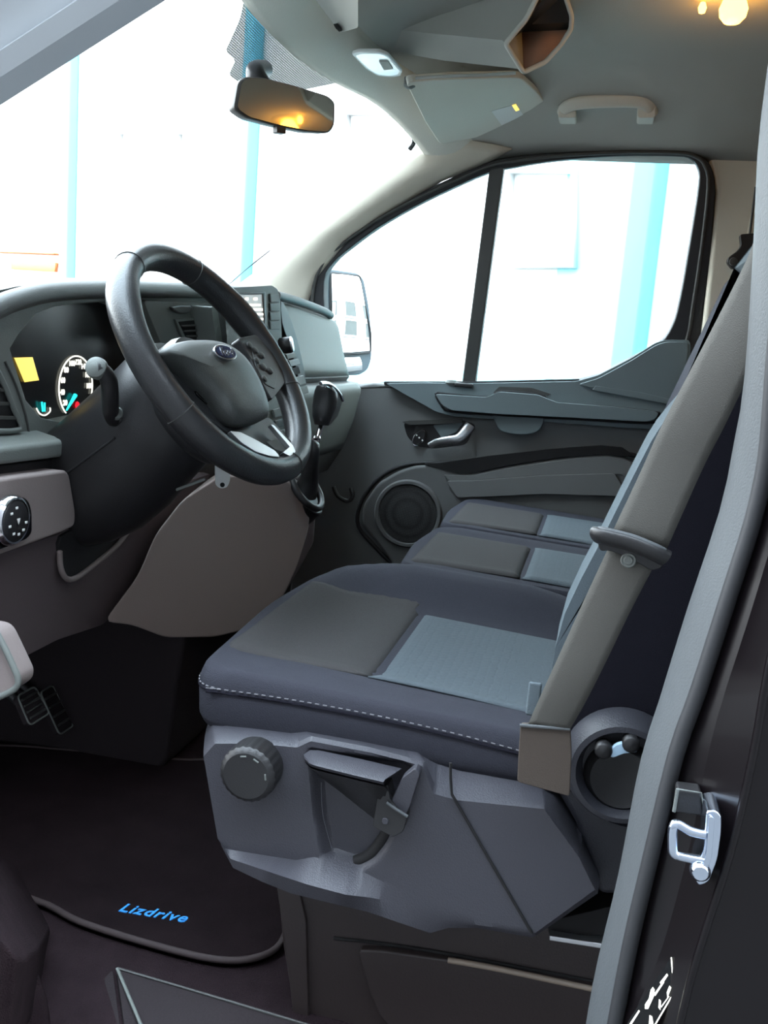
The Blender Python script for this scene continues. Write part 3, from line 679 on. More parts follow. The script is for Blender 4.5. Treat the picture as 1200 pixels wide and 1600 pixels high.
# oval badge
BPL = (WC+WA*.036, WA); bc = at(351, 551.5, pl=BPL)
lathe_c = bc
prism('badge', ell(bc-WA*.002, WX*.0255, WY*.0115, 40), WA*.004, 'chrome', SW, bevel=.001)
bg_ = prism('badge_field', ell(bc+WA*.0016, WX*.0225, WY*.0088, 40), WA*.0012, M('badge_blue', (30, 36, 70), .2), SW, bevel=0, label='dark blue oval field')
text('badge_script', 'Ford', bc+WA*.0031, WX, WY, .0155, 'chrome', SW, shear=.3, bold=.0002)
# spokes
SPL = (WC+WA*.012, WA)
def spoke(name, pts, m, off=.012, th=.016, bev=.004, r=.006, **k):
    return prism(name, rc(Q(pts, pl=(WC+WA*off, WA)), r), -WA*th, m, SW, bevel=bev, **k)
spoke('spoke', [(246, 556), (268, 553), (330, 602), (374, 655), (364, 682), (325, 652), (285, 612), (250, 575)], 'leather', off=.004, th=.022)
spoke('spoke', [(372, 528), (400, 522), (440, 566), (446, 598), (425, 625), (405, 590), (392, 560)], 'black')
spoke('spoke', [(330, 618), (380, 652), (422, 652), (464, 698), (462, 716), (430, 724), (368, 680), (335, 655)], 'black', off=.004)
tri = spoke('switch_pad', [(300, 592), (310, 595), (327, 612), (326, 632), (308, 616)], 'gloss', off=.0065, th=.006, bev=.001, r=.003)
spoke('switch_trim', [(258, 553), (276, 556), (308, 586), (302, 589), (286, 578)], 'dash', off=.0085, th=.006, bev=.002, r=.003)
for q in ((389, 540), (398, 548), (408, 556), (400, 564), (411, 574), (421, 580), (412, 592)):
    lathe('switch_button', at(q[0], q[1], pl=(WC+WA*.0125, WA)), WA, [(.0052, 0), (.005, .003), (.003, .004), (0, .004)], 'dash_dark', SW, n=12)
spoke('button_pad', [(392, 538), (418, 556), (434, 582), (430, 608), (414, 600), (400, 572)], 'black', off=.013, th=.004, bev=.001, r=.004)
spoke('spoke_trim', [(359, 673), (376, 675), (402, 688), (430, 704), (438, 714), (424, 713), (400, 706), (378, 692)], 'satin', off=.016, th=.006, bev=.002, r=.004, label='polished silver spoke insert')
spoke('spoke_trim', [(423, 663), (428, 664), (458, 696), (464, 711), (456, 714), (442, 707), (453, 698)], 'satin', off=.016, th=.006, bev=.001, r=.002, label='polished silver spoke insert')
spoke('spoke_infill', [(416, 690), (432, 686), (450, 698), (442, 706), (430, 702)], 'dash', off=.010, th=.006, bev=.001, r=.002)

# key with a white tag hanging from the ignition
KT = thing('key_tag', 'white plastic key tag hanging below the steering wheel', 'key tag', at(347, 742, x=-.37))
kp = plane3(at(347, 742, x=-.37), at(347, 742, x=-.37)+V((.5, -.86, 0)), at(347, 742, x=-.37)+V((0, 0, 1)))
ko = rc(Q([(335, 705), (361, 705), (359, 752), (354, 762), (343, 763), (336, 757)], pl=kp), .007)
prism('tag', ko, kp[1]*.003, 'white', KT, bevel=.0008)
lathe('tag_hole', at(347, 757, pl=kp)-kp[1]*.0005, -kp[1], [(.0034, -.001), (.0034, .0006), (0, .0006)], 'black_m', KT, n=16)
lathe('tag_hole', at(347, 757, pl=kp)+kp[1]*.0035, kp[1], [(.0034, -.001), (.0034, .0006), (0, .0006)], 'black_m', KT, n=16)
tube('key', [at(350, 706, pl=kp), at(352, 690, pl=kp), at(352, 690, pl=kp)+V((0, .03, -.01))], .004, 'chrome', KT, n=8)

# ================================================================== gear lever
G = thing('gear_lever', 'black gear lever with chrome trim rising from the console', 'gear lever', at(476, 775, y=.53))
YG = .50
gpts = [((503, 664), .010, .014), ((504, 650), .020, .019), ((507, 636), .0235, .023), ((509, 622), .024, .0235), ((509, 612), .022, .021), ((508, 604), .017, .016), ((508, 600), .009, .008)]
ax = (at(508, 600, y=YG)-at(503, 664, y=YG)).normalized(); g1 = V((1, 0, 0)); g1 = (g1-ax*g1.dot(ax)).normalized(); g2 = ax.cross(g1)
loft('lever_knob', [[at(*p, y=YG)+g1*a*math.cos(2*math.pi*k/24)+g2*b*math.sin(2*math.pi*k/24) for k in range(24)] for p, a, b in gpts], 'leather', G, ang=70)
prism('knob_back', rc(Q([(520, 603), (533, 618), (535, 627), (528, 650), (516, 664), (510, 664), (520, 640), (524, 622)], y=YG+.004), .006), (.012, .012, 0), 'black', G, bevel=.005)
tube('knob_trim', sp(Q([(501, 599), (512, 599), (522, 605), (530, 614), (535, 625)], y=YG-.012), 4), (.0045, .003), 'chrome', G, n=10, label='chrome trim strip')
tube('knob_trim_inner', sp(Q([(509, 604), (517, 608), (523, 618), (524, 628)], y=YG-.016), 4), .0016, 'chrome', G, n=6)
tube('lever_shaft', Q([(503, 660), (497, 682), (492, 700)], y=YG+.003), .0055, 'chrome', G, n=12)
lathe('shaft_collar', at(493, 684, y=YG), ax, [(.008, -.004), (.010, 0), (.008, .004)], 'chrome', G, n=18)
loft('gaiter', [[at(*p, y=YG+dy)+V((1, 0, 0))*a*math.cos(2*math.pi*k/20)+V((0, .8, .6))*b*math.sin(2*math.pi*k/20) for k in range(20)]
     for p, a, b, dy in (((493, 690), .010, .010, 0), ((492, 705), .012, .011, 0), ((489, 722), .018, .014, .01), ((486, 740), .022, .018, .02), ((482, 758), .03, .022, .03), ((478, 768), .04, .024, .035))], 'leather', G, ang=80)
tube('gaiter_ring', ell(at(478, 762, y=.53), V((.045, 0, .006)), V((0, .03, .035)), 28), .007, 'black', G, n=10, closed=True)
prism('gaiter_base', ell(at(478, 770, y=.54), V((.05, 0, .0)), V((0, .035, .038)), 28), (0, .03, -.03), 'black', G, bevel=.004)
# ================================================================== driver's seat
def ss(t): t = min(1, max(0, t)); return t*t*(3-2*t)
SEAM = {}
def make_cushion(name, x0, x1, y0, y1, top, zlow, rad, bol, root, mat_, yaw=0):
    base = rc([V((x0, y0, 0)), V((x1, y0, 0)), V((x1, y1-.01, 0)), V(((x0+x1)/2, y1+.006, 0)), V((x0, y1-.01, 0))], rad, 8)
    c = V(((x0+x1)/2, (y0+y1)/2, 0)); SEAM[name+str(round(x0, 2))] = base, c, top
    rings = []
    def ring(s, zf): return [V((c.x+(p.x-c.x)*s, c.y+(p.y-c.y)*s, zf(c.x+(p.x-c.x)*s, c.y+(p.y-c.y)*s))) for p in base]
    rings.append(ring(.95, lambda x, y: zlow)); rings.append(ring(.985, lambda x, y: zlow+.002))
    rings.append(ring(1.0, lambda x, y: zlow+.012)); rings.append(ring(1.004, lambda x, y: top(x, y)-.028))
    rings.append(ring(1.0, lambda x, y: top(x, y)-.014)); rings.append(ring(.988, lambda x, y: top(x, y)-.005))
    for s in (.972, .95, .92, .88, .83, .77, .70, .62, .53, .43, .32, .2, .08): rings.append(ring(s, top))
    return loft(name, rings, mat_, root, ang=60)
def patch(name, top, x0, x1, y0, y1, m, root, off=.003, n=16, edge=.006, **kw):
    def f(u, v):
        x = x0+(x1-x0)*u; y = y0+(y1-y0)*v
        d = min(u*(x1-x0), (1-u)*(x1-x0), v*(y1-y0), (1-v)*(y1-y0)); k = ss(d/edge/2)
        return V((x, y, top(x, y)+off*k-.002*(1-k)))
    return grid(name, f, n, n, m, root, solid=.002, **kw)
DS = thing('driver_seat', 'dark driver seat with blue-grey insert and moulded plastic side', 'seat', (-.47, .14, 0))
DX0, DX1 = -.74, -.20
def dtop(x, y):
    z = .381+.060*(y-.03)
    v = (x-DX0)/(DX1-DX0)
    sh = math.sin(math.pi*min(1, max(0, (y+.08)/.46)))**.8
    b = .014*ss((.26-v)/.2)*sh + .042*ss((v-.72)/.16)*ss((1.02-v)/.10)*sh
    b -= .010*ss((v-.1)/.12)*ss((.9-v)/.12)*ss((.38-y)/.06)
    return z+b
make_cushion('seat_cushion', DX0, DX1, -.12, .398, dtop, .335, (.10, .17, .17, .05, .05), .0, DS, 'fab')
patch('seat_insert', dtop, -.668, -.318, .212, .386, 'fab_b', DS, off=.0035, edge=.010, label='brown-grey front insert')
patch('seat_insert', dtop, -.675, -.345, -.10, .209, 'fab_g', DS, off=.002, label='blue-grey patterned rear insert', n=24)
base_, c_, _ = SEAM['seat_cushion-0.74']
st = [p for p in base_ if p.x < -.69 and p.y > -.1] 
st.sort(key=lambda p: math.atan2(p.y-c_.y, -(p.x-c_.x)))
st = resample(sp(st, 3), 130)
st = [V((c_.x+(p.x-c_.x)*1.003, c_.y+(p.y-c_.y)*1.003, dtop(p.x, p.y)-.019)) for p in st]
st = resample(st, 140)
vs, fs = [], []
for a, b in zip(st[::2], st[1::2]):
    d = (b-a); h = V((0, 0, .0004)); k = len(vs)
    o = (V((a.x-c_.x, (a.y-c_.y)*.6, 0))).normalized()*.0014
    vs += [a-h+o, b-h+o, b+h+o, a+h+o, a-h, b-h, b+h, a+h]
    fs += [(k, k+1, k+2, k+3), (k+4, k+7, k+6, k+5), (k, k+4, k+5, k+1), (k+3, k+2, k+6, k+7), (k, k+3, k+7, k+4), (k+1, k+5, k+6, k+2)]
fromdata('stitching', vs, fs, 'thread', DS)
tube('cushion_seam', [p+V((0, 0, -.004)) for p in st], .0018, 'fab_k', DS, n=6)
# moulded side cover
L = []
def pl_(pts, x, n=190): return resample(Q(pts, x=x), n)
def plx(pts, n=190): return resample([at(a, b, x=x) for a, b, x in pts], n)
top_in = [(322, 1140), (332, 1122), (350, 1117), (450, 1131), (612, 1156), (690, 1162), (770, 1166), (815, 1182), (868, 1214), (905, 1270)]
top_out = [(320, 1150), (330, 1124), (350, 1119), (450, 1134), (612, 1160), (690, 1168), (720, 1180), (815, 1202), (868, 1231), (900, 1285)]
ridge = [(318, 1172), (334, 1154), (400, 1154), (464, 1160), (486, 1150), (580, 1168), (664, 1190), (682, 1232), (712, 1242), (852, 1256), (905, 1330)]
ridge2 = [(318, 1182), (336, 1162), (400, 1162), (464, 1168), (486, 1158), (580, 1176), (660, 1197), (677, 1240), (712, 1250), (850, 1264), (905, 1340)]
bot1 = [(340, 1310), (352, 1326), (400, 1334), (462, 1344), (490, 1339), (520, 1346), (562, 1360), (640, 1398), (760, 1440), (835, 1450), (925, 1382)]
bot2 = [(345, 1318), (360, 1342), (420, 1362), (480, 1382), (540, 1398), (575, 1402), (610, 1408), (660, 1430), (750, 1446), (836, 1458), (930, 1390)]
bot3 = [(346, 1322), (364, 1356), (410, 1378), (455, 1396), (520, 1412), (575, 1425), (672, 1458), (700, 1450), (745, 1450), (833, 1465), (934, 1396)]
xb = -.772
def xs_(pts, xa, xb_): return [(a, b, (xb+.002+(xa-xb)*max(0, (a-338)/70) if a < 408 else xa) if a < 540 else (xb_ if a > 620 else xa+(xb_-xa)*(a-540)/80)) for a, b in pts]
rows = [pl_(top_in, -.70), pl_(top_out, -.718), pl_(ridge, xb+.006), pl_(ridge2, xb)]
nr = 42
b1 = plx(xs_(bot1, xb, xb)); b2 = plx(xs_(bot2, xb-.026, xb)); b3 = plx(xs_(bot3, xb-.02, xb+.004))
for k in range(1, nr): rows.append([a.lerp(b, k/nr) for a, b in zip(rows[3], b1)])
rows += [b1, b2, b3, [p+V((.02, 0, -.004)) for p in b3], [p+V((.10, 0, 0)) for p in b3]]
pkt = [(p.y, p.z) for p in rc(Q([(478, 1166), (632, 1186), (650, 1198), (655, 1212), (640, 1262), (608, 1328), (588, 1352), (560, 1366), (500, 1350), (486, 1270)], x=xb), .006)]
def pocket_depth(p):
    y, z = p.y, p.z; ins = False; d = 9.
    for (ya, za), (yb, zb) in zip(pkt, pkt[1:]+pkt[:1]):
        if (za > z) != (zb > z) and y < (yb-ya)*(z-za)/(zb-za)+ya: ins = not ins
        ty, tz = yb-ya, zb-za; L2_ = ty*ty+tz*tz or 1e-9
        k = min(1, max(0, ((y-ya)*ty+(z-za)*tz)/L2_)); d = min(d, math.hypot(y-ya-k*ty, z-za-k*tz))
    return ss(d/.013) if ins else 0
rows = rows[:3]+[[p+V((.016*pocket_depth(p), 0, 0)) for p in r] for r in rows[3:3+nr]]+rows[3+nr:]
# closed ends
def endcap(row): 
    return [row[0]+V((.09, .003, 0)), row[0]+V((.02, .006, 0))]+row+[row[-1]+V((.02, -.002, 0)), row[-1]+V((.09, 0, 0))]
rows = [endcap(r) for r in rows]
loft('side_cover', rows, 'base', DS, closed=False, ang=32)
# step in the upper edge, front pad and lower lip
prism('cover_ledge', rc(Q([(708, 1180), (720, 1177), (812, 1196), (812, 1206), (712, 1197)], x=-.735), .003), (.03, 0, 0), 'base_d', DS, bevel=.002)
tube('cover_gap', sp(Q([(704, 1192), (704, 1215), (706, 1241)], x=xb-.003), 2)+Q([(740, 1300), (780, 1370), (831, 1458)], x=xb-.001), .0014, 'black_m', DS, n=6)
pocket = rc(Q([(486, 1182), (632, 1200), (656, 1206), (640, 1262), (608, 1328), (588, 1352), (560, 1362), (505, 1344), (492, 1270)], x=xb-.0022), .006)
tube('recess_edge', sp(Q([(640, 1214), (626, 1262), (596, 1316), (578, 1336), (556, 1346)], x=xb+.012), 4), .0065, 'black_m', DS, n=8)
tube('recess_line', sp(Q([(502, 1222), (505, 1275), (520, 1330)], x=xb-.003), 3), .0006, 'base', DS, n=5)
# height lever: blade sloping outwards, dark body under it
n8 = 12
ba = pl_([(474, 1180), (480, 1173), (492, 1171), (560, 1185), (629, 1201)], -.772, n8); bb = pl_([(475, 1184), (481, 1192), (495, 1197), (560, 1213), (599, 1222)], -.806, n8)
bc2 = [p+V((.003, 0, -.004)) for p in bb]; bd = pl_([(478, 1188), (490, 1190), (505, 1192), (560, 1206), (608, 1216)], -.774, n8)
loft('height_lever', [ba, [p.lerp(q, .06)+V((0, 0, .001)) for p, q in zip(ba, bb)], [p.lerp(q, .92)+V((0, 0, .0015)) for p, q in zip(ba, bb)], bb, bc2, bd, ba], 'base', DS, closed=False, ang=40)
lb = [bd, [p+V((.002, 0, -.003)) for p in bc2], pl_([(492, 1206), (520, 1222), (560, 1248), (606, 1262), (612, 1240)], -.782, n8), pl_([(500, 1214), (530, 1236), (570, 1268), (600, 1292), (616, 1270)], -.770, n8)]
loft('lever_body', lb, 'black', DS, closed=False, ang=50)
prism('tilt_lever', rc(Q([(628, 1216), (648, 1200), (656, 1210), (640, 1262), (628, 1284), (604, 1276), (612, 1250)], x=-.785), .003), (.014, 0, 0), 'base', DS, bevel=.004)
prism('tilt_block', rc(Q([(592, 1232), (606, 1226), (610, 1252), (636, 1278), (630, 1300), (614, 1308), (582, 1292)], x=-.788), .003), (.02, 0, 0), 'black', DS, bevel=.004)
tube('lever_edge', Q([(604, 1254), (618, 1264), (637, 1276)], x=-.79), .0016, 'strip', DS, n=8)
lathe('lever_screw', at(602, 1283, x=-.7885), (-1, 0, 0), [(0, 0), (.0035, 0), (.003, .001), (0, .001)], 'base', DS, n=12)
# adjuster dial
dc = at(385, 1212, x=-.80); rings = []
for h, r_, kn in ((.03, .0285, 0), (.012, .0288, 1), (.003, .0282, 1), (0, .026, 0), (-.0015, .0235, 0), (-.0015, .012, 0), (-.0015, .002, 0)):
    rings.append([dc+V((h, 0, 0))+(V((0, 1, 0))*math.cos(2*math.pi*k/96)+V((0, 0, 1))*math.sin(2*math.pi*k/96))*(r_+(.0008 if kn and k % 4 < 2 else 0)) for k in range(96)])
loft('adjuster_dial', rings, 'black', DS, ang=30)
for an in (100, 62, 8):
    a = math.radians(an); q = dc+V((-.0018, -math.cos(a)*.0205, math.sin(a)*.0205)); tg = V((0, math.sin(a), math.cos(a)))
    tube('dial_mark', [q-tg*.003, q+tg*.003], .0009, 'dash', DS, n=6)
# pedestal
prism('pedestal', Q([(428, 1360), (520, 1380), (760, 1400), (1000, 1430), (1000, 1700), (480, 1700), (458, 1592), (440, 1480)], x=-.70), (.42, 0, 0), 'ped', DS, bevel=.008)
prism('pedestal_post', rc(Q([(432, 1385), (468, 1396), (478, 1440), (480, 1520), (482, 1590), (458, 1588), (446, 1480)], x=-.705), .004), (.03, 0, 0), 'ped', DS, bevel=.005)
prism('storage_door', rc(Q([(558, 1484), (600, 1486), (720, 1503), (960, 1548), (960, 1680), (640, 1640), (592, 1588), (574, 1545)], x=-.709), .008), (.02, 0, 0), 'ped', DS, bevel=.005)
tube('door_highlight_edge', sp(Q([(700, 1500), (780, 1514), (940, 1548)], x=-.7075), 3), .0032, M('edge_highlight_paint', (150, 135, 120), .3), DS, n=8)  # pale tube paints the light caught along the lid's upper edge
tube('pedestal_groove', sp(Q([(522, 1466), (580, 1472), (700, 1490), (950, 1538)], x=-.7005), 3), .0022, 'black_m', DS, n=6)
prism('rail_end', Q([(858, 1462), (960, 1478), (960, 1486), (858, 1470)], x=-.72), (.03, 0, 0), 'satin', DS, bevel=.001)
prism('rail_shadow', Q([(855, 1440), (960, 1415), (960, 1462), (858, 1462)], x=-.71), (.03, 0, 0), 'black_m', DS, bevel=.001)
# backrest
bf_ = [(1195, 380), (1125, 500), (1066, 608), (1034, 664), (1000, 722), (960, 792), (936, 850), (902, 912), (882, 958), (868, 1010), (858, 1080), (850, 1150)]
nb = [(-.21, .97), (-.185, .926), (-.138, .82), (-.085, .74), (-.059, .70), (-.044, .663), (-.016, .581), (.009, .508), (.016, .44), (.012, .39)]
mb_ = [(-.225, 1.0), (-.19, .926), (-.15, .82), (-.105, .70), (-.09, .663), (-.062, .581), (-.04, .508), (-.03, .44), (-.03, .39)]
front = sp([V((-.71, a, b)) for a, b in nb], 2); front2 = sp([V((-.64, a, b)) for a, b in mb_], 2)
back = Q([(930, 1270), (1010, 1290), (1120, 1060), (1210, 860), (1290, 620), (1330, 380), (1270, 330)], x=-.71)
prism('backrest_cushion', front2+[V((-.64, p.y, p.z)) for p in back], (.42, 0, 0), 'fab_l', DS, bevel=.028, seg=6)
prism('backrest_bolster', front+back, (.085, 0, 0), 'fab_l', DS, bevel=.024, seg=6)
sd = Q([(1215, 380), (1150, 500), (1092, 612), (1055, 680), (1015, 760), (975, 840), (935, 925), (905, 1000), (885, 1080), (868, 1150), (930, 1290), (1020, 1310), (1130, 1070), (1225, 860), (1300, 620), (1340, 380), (1280, 330)], x=-.742)
prism('backrest_side', rc(sd, .03), (.05, 0, 0), 'fab_k', DS, bevel=.014, seg=4)
# recliner
rcn = at(972, 1212, x=-.775)
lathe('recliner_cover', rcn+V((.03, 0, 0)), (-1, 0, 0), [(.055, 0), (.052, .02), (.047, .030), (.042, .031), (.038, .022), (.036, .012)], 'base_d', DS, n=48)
lathe('recliner_dial', rcn+V((.03, 0, -.008)), (-1, 0, 0), [(.036, 0), (.034, .016), (.028, .022), (.02, .019), (0, .018)], 'black', DS, n=40)
prism('recliner_gap', sp(Q([(952, 1178), (960, 1166), (974, 1161), (985, 1166), (996, 1175), (975, 1178), (958, 1184)], x=-.7785), 3, True), (.006, 0, 0), M('pale_plastic', (176, 205, 226), .4), DS, bevel=.001)
for q in ((943, 1172), (986, 1162)):
    lathe('recliner_lug', at(q[0], q[1], x=-.779), (-1, 0, 0), [(.008, -.01), (.008, .002), (.006, .004), (0, .005)], 'black', DS, n=16)
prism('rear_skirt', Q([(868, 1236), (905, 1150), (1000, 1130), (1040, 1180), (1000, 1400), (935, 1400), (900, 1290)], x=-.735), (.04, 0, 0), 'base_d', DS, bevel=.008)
# buckle on the inner side
BK = thing('seat_buckle', 'seat buckle with a red release edge beside the driver cushion', 'buckle', at(862, 960, x=-.17))
prism('buckle_body', Q([(836, 962), (874, 944), (884, 962), (880, 985), (862, 976)], x=-.19), (.02, 0, 0), 'black', BK, bevel=.002)
tube('release_edge', Q([(837, 961), (873, 944)], x=-.193), .0018, M('red_button', (220, 90, 70), .4), BK, n=6)
tube('buckle_edge', Q([(837, 963), (862, 972), (876, 980)], x=-.193), .003, 'pillar', BK, n=6)

# ================================================================== far double seat
PB = thing('passenger_bench', 'dark two-place passenger bench in front of the far door', 'seat', (.36, .1, 0))
for x0, x1 in ((-.075, .335), (.345, .765)):
    def ptop(x, y, x0=x0, x1=x1):
        v = (x-x0)/(x1-x0); sh = math.sin(math.pi*min(1, max(0, (y+.12)/.45)))
        return .372+.04*(y-.03)+.008*sh*(ss((.2-v)/.15)+ss((v-.8)/.15))
    make_cushion('seat_cushion', x0, x1, -.16, .318, ptop, .29, .05, 0, PB, 'fab')
    ex = .03
    patch('seat_insert', ptop, x0+ex, x1-.07, .098, .296, 'fab_b', PB, off=.004, label='brown-grey front insert')
    patch('seat_insert', ptop, x0+ex, x1-.07, -.14, .094, 'fab_g', PB, off=.004, label='blue-grey patterned rear insert')
    prism('backrest', [V((x0, -.16, .36)), V((x0, -.08, .40)), V((x0, -.12, .55)), V((x0, -.26, .98)), V((x0, -.36, .98)), V((x0, -.27, .36))], (x1-x0, 0, 0), 'fab', PB, bevel=.03, seg=5)
prism('bench_base', [V((-.06, -.2, .0)), V((-.06, .25, .0)), V((-.06, .28, .30)), V((-.06, -.2, .30))], (.82, 0, 0), 'ped', PB, bevel=.01)

# ================================================================== driver's seat belt
B = thing('seat_belt', 'near grey seat belt running across the side of the driver seat', 'seat belt', at(930, 1000, x=-.82))
up_l = [(1186, 345, -.87), (1172, 395, -.872), (1110, 520, -.865), (1034, 665, -.855), (1000, 740, -.848), (955, 835, -.842)]
up_r = [(1275, 345, -.885), (1240, 430, -.885), (1198, 525, -.882), (1135, 660, -.868), (1100, 728, -.86), (1040, 862, -.85)]
lw_l = [(950, 858, -.838), (920, 922, -.832), (880, 1010, -.82), (848, 1080, -.81), (824, 1134, -.80)]
lw_r = [(1022, 884, -.845), (985, 955, -.838), (940, 1048, -.826), (912, 1102, -.815), (890, 1140, -.806)]
def ribbon(name, l, r, m, n=24):
    A_, B_ = resample(sp([at(a, b, x=x) for a, b, x in l], 4), n), resample(sp([at(a, b, x=x) for a, b, x in r], 4), n)
    def f(u, v):
        i = min(n-1, int(round(u*(n-1)))); p = A_[i].lerp(B_[i], v); return p+V((-.0015*math.sin(math.pi*v), 0, 0))
    return grid(name, f, n, 7, m, B, solid=.0014)
ribbon('webbing', up_l, up_r, 'belt'); ribbon('webbing', lw_l, lw_r, 'belt')
prism('anchor_sleeve', rc(Q([(813, 1133), (891, 1138), (893, 1180), (890, 1245), (808, 1222), (810, 1180)], x=-.805), .003), (.008, 0, 0), 'belt_d', B, bevel=.002)
tube('sleeve_lip', Q([(812, 1133), (850, 1136), (891, 1139)], x=-.806), .0016, 'strip', B, n=6)
tg = sp([at(933, 836, x=-.846), at(945, 838, x=-.852), at(985, 848, x=-.856), at(1020, 862, x=-.858), at(1040, 872, x=-.856)], 4)
tube('tongue', tg, (.0085, .006), 'black', B, n=14)
prism('tongue_body', rc(Q([(936, 840), (985, 852), (1038, 874), (1034, 888), (1018, 892), (985, 872), (952, 860), (938, 862), (934, 850)], x=-.848), .003), (.008, 0, 0), 'black', B, bevel=.002)
tube('tongue_edge', [p+V((-.004, 0, .006)) for p in tg[1:-1]], .0022, 'strip', B, n=8)
lathe('stop_button', at(982, 875, x=-.846), (-1, .05, .1), [(.0062, -.002), (.0064, .002), (.0055, .0035), (.004, .003), (.003, .004), (0, .004)], 'dash', B, n=24, label='pale round stop button')
box('anchor_tab', at(834, 1092, x=-.79), (.004, .012, .032), 'fab_l', B, .002)
# ================================================================== floor area
MT = thing('floor_mat', 'black carpet floor mat with blue embroidered lettering in the footwell', 'floor mat', (-.5, .6, 0))
mo = [(75, 1412), (130, 1440), (250, 1477), (340, 1497), (400, 1494), (438, 1472), (447, 1425), (430, 1340), (350, 1200), (270, 1186), (110, 1172), (0, 1165), (-90, 1180), (-120, 1300), (0, 1380)]
mo3 = sp(Q(mo, z=.012), 4, True)
prism('mat_pile', mo3, (0, 0, -.011), 'mat', MT, bevel=0)
tube('mat_piping', shift(mo3, (0, 0, -.002)), .0042, 'piping', MT, n=8, closed=True)
ta, tb = at(181, 1417, z=.0125), at(298, 1437, z=.0125); tu = at(236, 1408, z=.0125)-at(243, 1446, z=.0125)
text('mat_lettering', 'Lizdrive', (ta+tb)/2, tb-ta, tu, (tb-ta).length*.245, 'blue_txt', MT, ext=.0006, shear=.3, bold=.0004, space=1.13)
# central tunnel side, black cover over the pedals' right
prism('trim_6', rc([V((-.225, .655, .0)), V((-.235, .62, .28)), V((-.235, .70, .33)), V((-.235, 1.0, .34)), V((-.23, 1.1, .0))], .03), (.40, 0, 0), 'rub', None, bevel=.02, seg=4, kind='structure')
# pedals
def pedal(name, label, px, yy, w_, h_):
    c = at(px[0], px[1], y=yy); t_ = thing(name, label, 'pedal', c)
    tl = V((0, .5, .86)).normalized(); nn_ = V((0, -.86, .5)).normalized()
    q = [c-V((w_, 0, 0))-tl*h_, c+V((w_, 0, 0))-tl*h_, c+V((w_*.85, 0, 0))+tl*h_, c-V((w_*.85, 0, 0))+tl*h_]
    prism('pad', rc(q, .008), nn_*.012, 'rub', t_, bevel=.003)
    tube('pad_rim', rc([p+nn_*.012 for p in q], .008), .0016, 'dash', t_, n=6, closed=True)
    for k in range(4):
        z_ = (k-1.5)*h_*.42
        tube('rib', [c-V((w_*.75, 0, 0))+tl*z_+nn_*.0135, c+V((w_*.75, 0, 0))+tl*z_+nn_*.0135], .0022, 'dash_dark', t_, n=6)
    tube('arm', [c-nn_*.002, c-nn_*.03+V((0, .04, .06)), c+V((0, .14, .20))], .008, 'black', t_, n=8)
pedal('accelerator_pedal', 'black accelerator pedal with bright rim, rightmost in the footwell', (80, 1112), .86, .022, .04)
pedal('brake_pedal', 'black ribbed brake pedal left of the accelerator', (42, 1106), .80, .026, .024)
prism('trim_7', Q([(-60, 1150), (20, 1140), (110, 1172), (105, 1120), (60, 1060), (-60, 1030)], y=1.0), (0, .03, 0), 'rub', None, bevel=.01, kind='structure')
# kick panel and lower moulding at the near left
k_ = rc(Q([(-80, 970), (-6, 984), (8, 1012), (22, 1042), (29, 1058), (27, 1072), (14, 1082), (-20, 1098), (-80, 1110)], x=-.77), .01)
prism('trim_8', k_, (.03, 0, 0), 'dash_low', None, bevel=.006, kind='structure')
tk = bpy.data.objects['trim_8']
tube('edge_bead', sp(Q([(-8, 984), (6, 1010), (21, 1042), (28, 1060), (26, 1073), (12, 1083), (-24, 1099)], x=-.772), 4), .0035, 'dash', tk, n=8)
prism('trim_9', sp(Q([(-90, 1300), (0, 1338), (40, 1362), (66, 1392), (80, 1420), (78, 1452), (40, 1500), (0, 1470), (-90, 1420)], pl=plane3(V((-.74, .55, .05)), V((-.56, .75, .05)), V((-.64, .62, .0)))), 3, True), (.02, .02, -.1), 'carpet', None, bevel=.03, seg=5, kind='structure')
# door sill and step
prism('step_plate', rc([at(182, 1512, z=.012), at(500, 1606, z=.012), at(540, 1760, z=-.0), at(215, 1760, z=.0)], .006), (0, 0, -.03), 'rub', None, bevel=.006, kind='structure')
prism('step_side', rc([at(176, 1514, z=.004), at(208, 1760, z=-.004), at(60, 1760, z=-.03), at(95, 1604, z=-.02)], .006), (0, 0, -.03), 'rub', None, bevel=.006, kind='structure')
tube('sill_edge', [at(184, 1513, z=.013), at(330, 1556, z=.013), at(500, 1607, z=.013)], .0016, 'dash_dark', bpy.data.objects['step_plate'], n=6)
tube('sill_edge', [at(183, 1514, z=.013), at(222, 1606, z=.012)], .0022, 'dash', bpy.data.objects['step_plate'], n=6)
tube('trim_10', sp([at(-40, 1440, x=-.82), at(10, 1480, x=-.82), at(38, 1530, x=-.82), at(56, 1590, x=-.82), at(64, 1700, x=-.82)], 5), .014, 'carpet', None, n=12, kind='structure')
# ================================================================== near B-pillar
sl = [(1285, -420), (1255, -230), (1222, -40), (1206, 80), (1197, 150), (1188, 230), (1180, 400), (1166, 600), (1149, 700), (1128, 800), (1075, 960), (1032, 1100), (1001, 1200), (966, 1380), (928, 1540), (905, 1680)]
sr = [(1315, -420), (1290, -230), (1262, -40), (1248, 80), (1240, 150), (1232, 240), (1216, 400), (1202, 560), (1196, 640), (1188, 720), (1168, 812), (1132, 925), (1082, 1080), (1047, 1180), (1003, 1360), (975, 1480), (945, 1640), (940, 1690)]
N_ = 40
SL, SR = resample(sp(Q(sl, x=-.905), 4), N_), resample(sp(Q(sr, x=-.93), 4), N_)
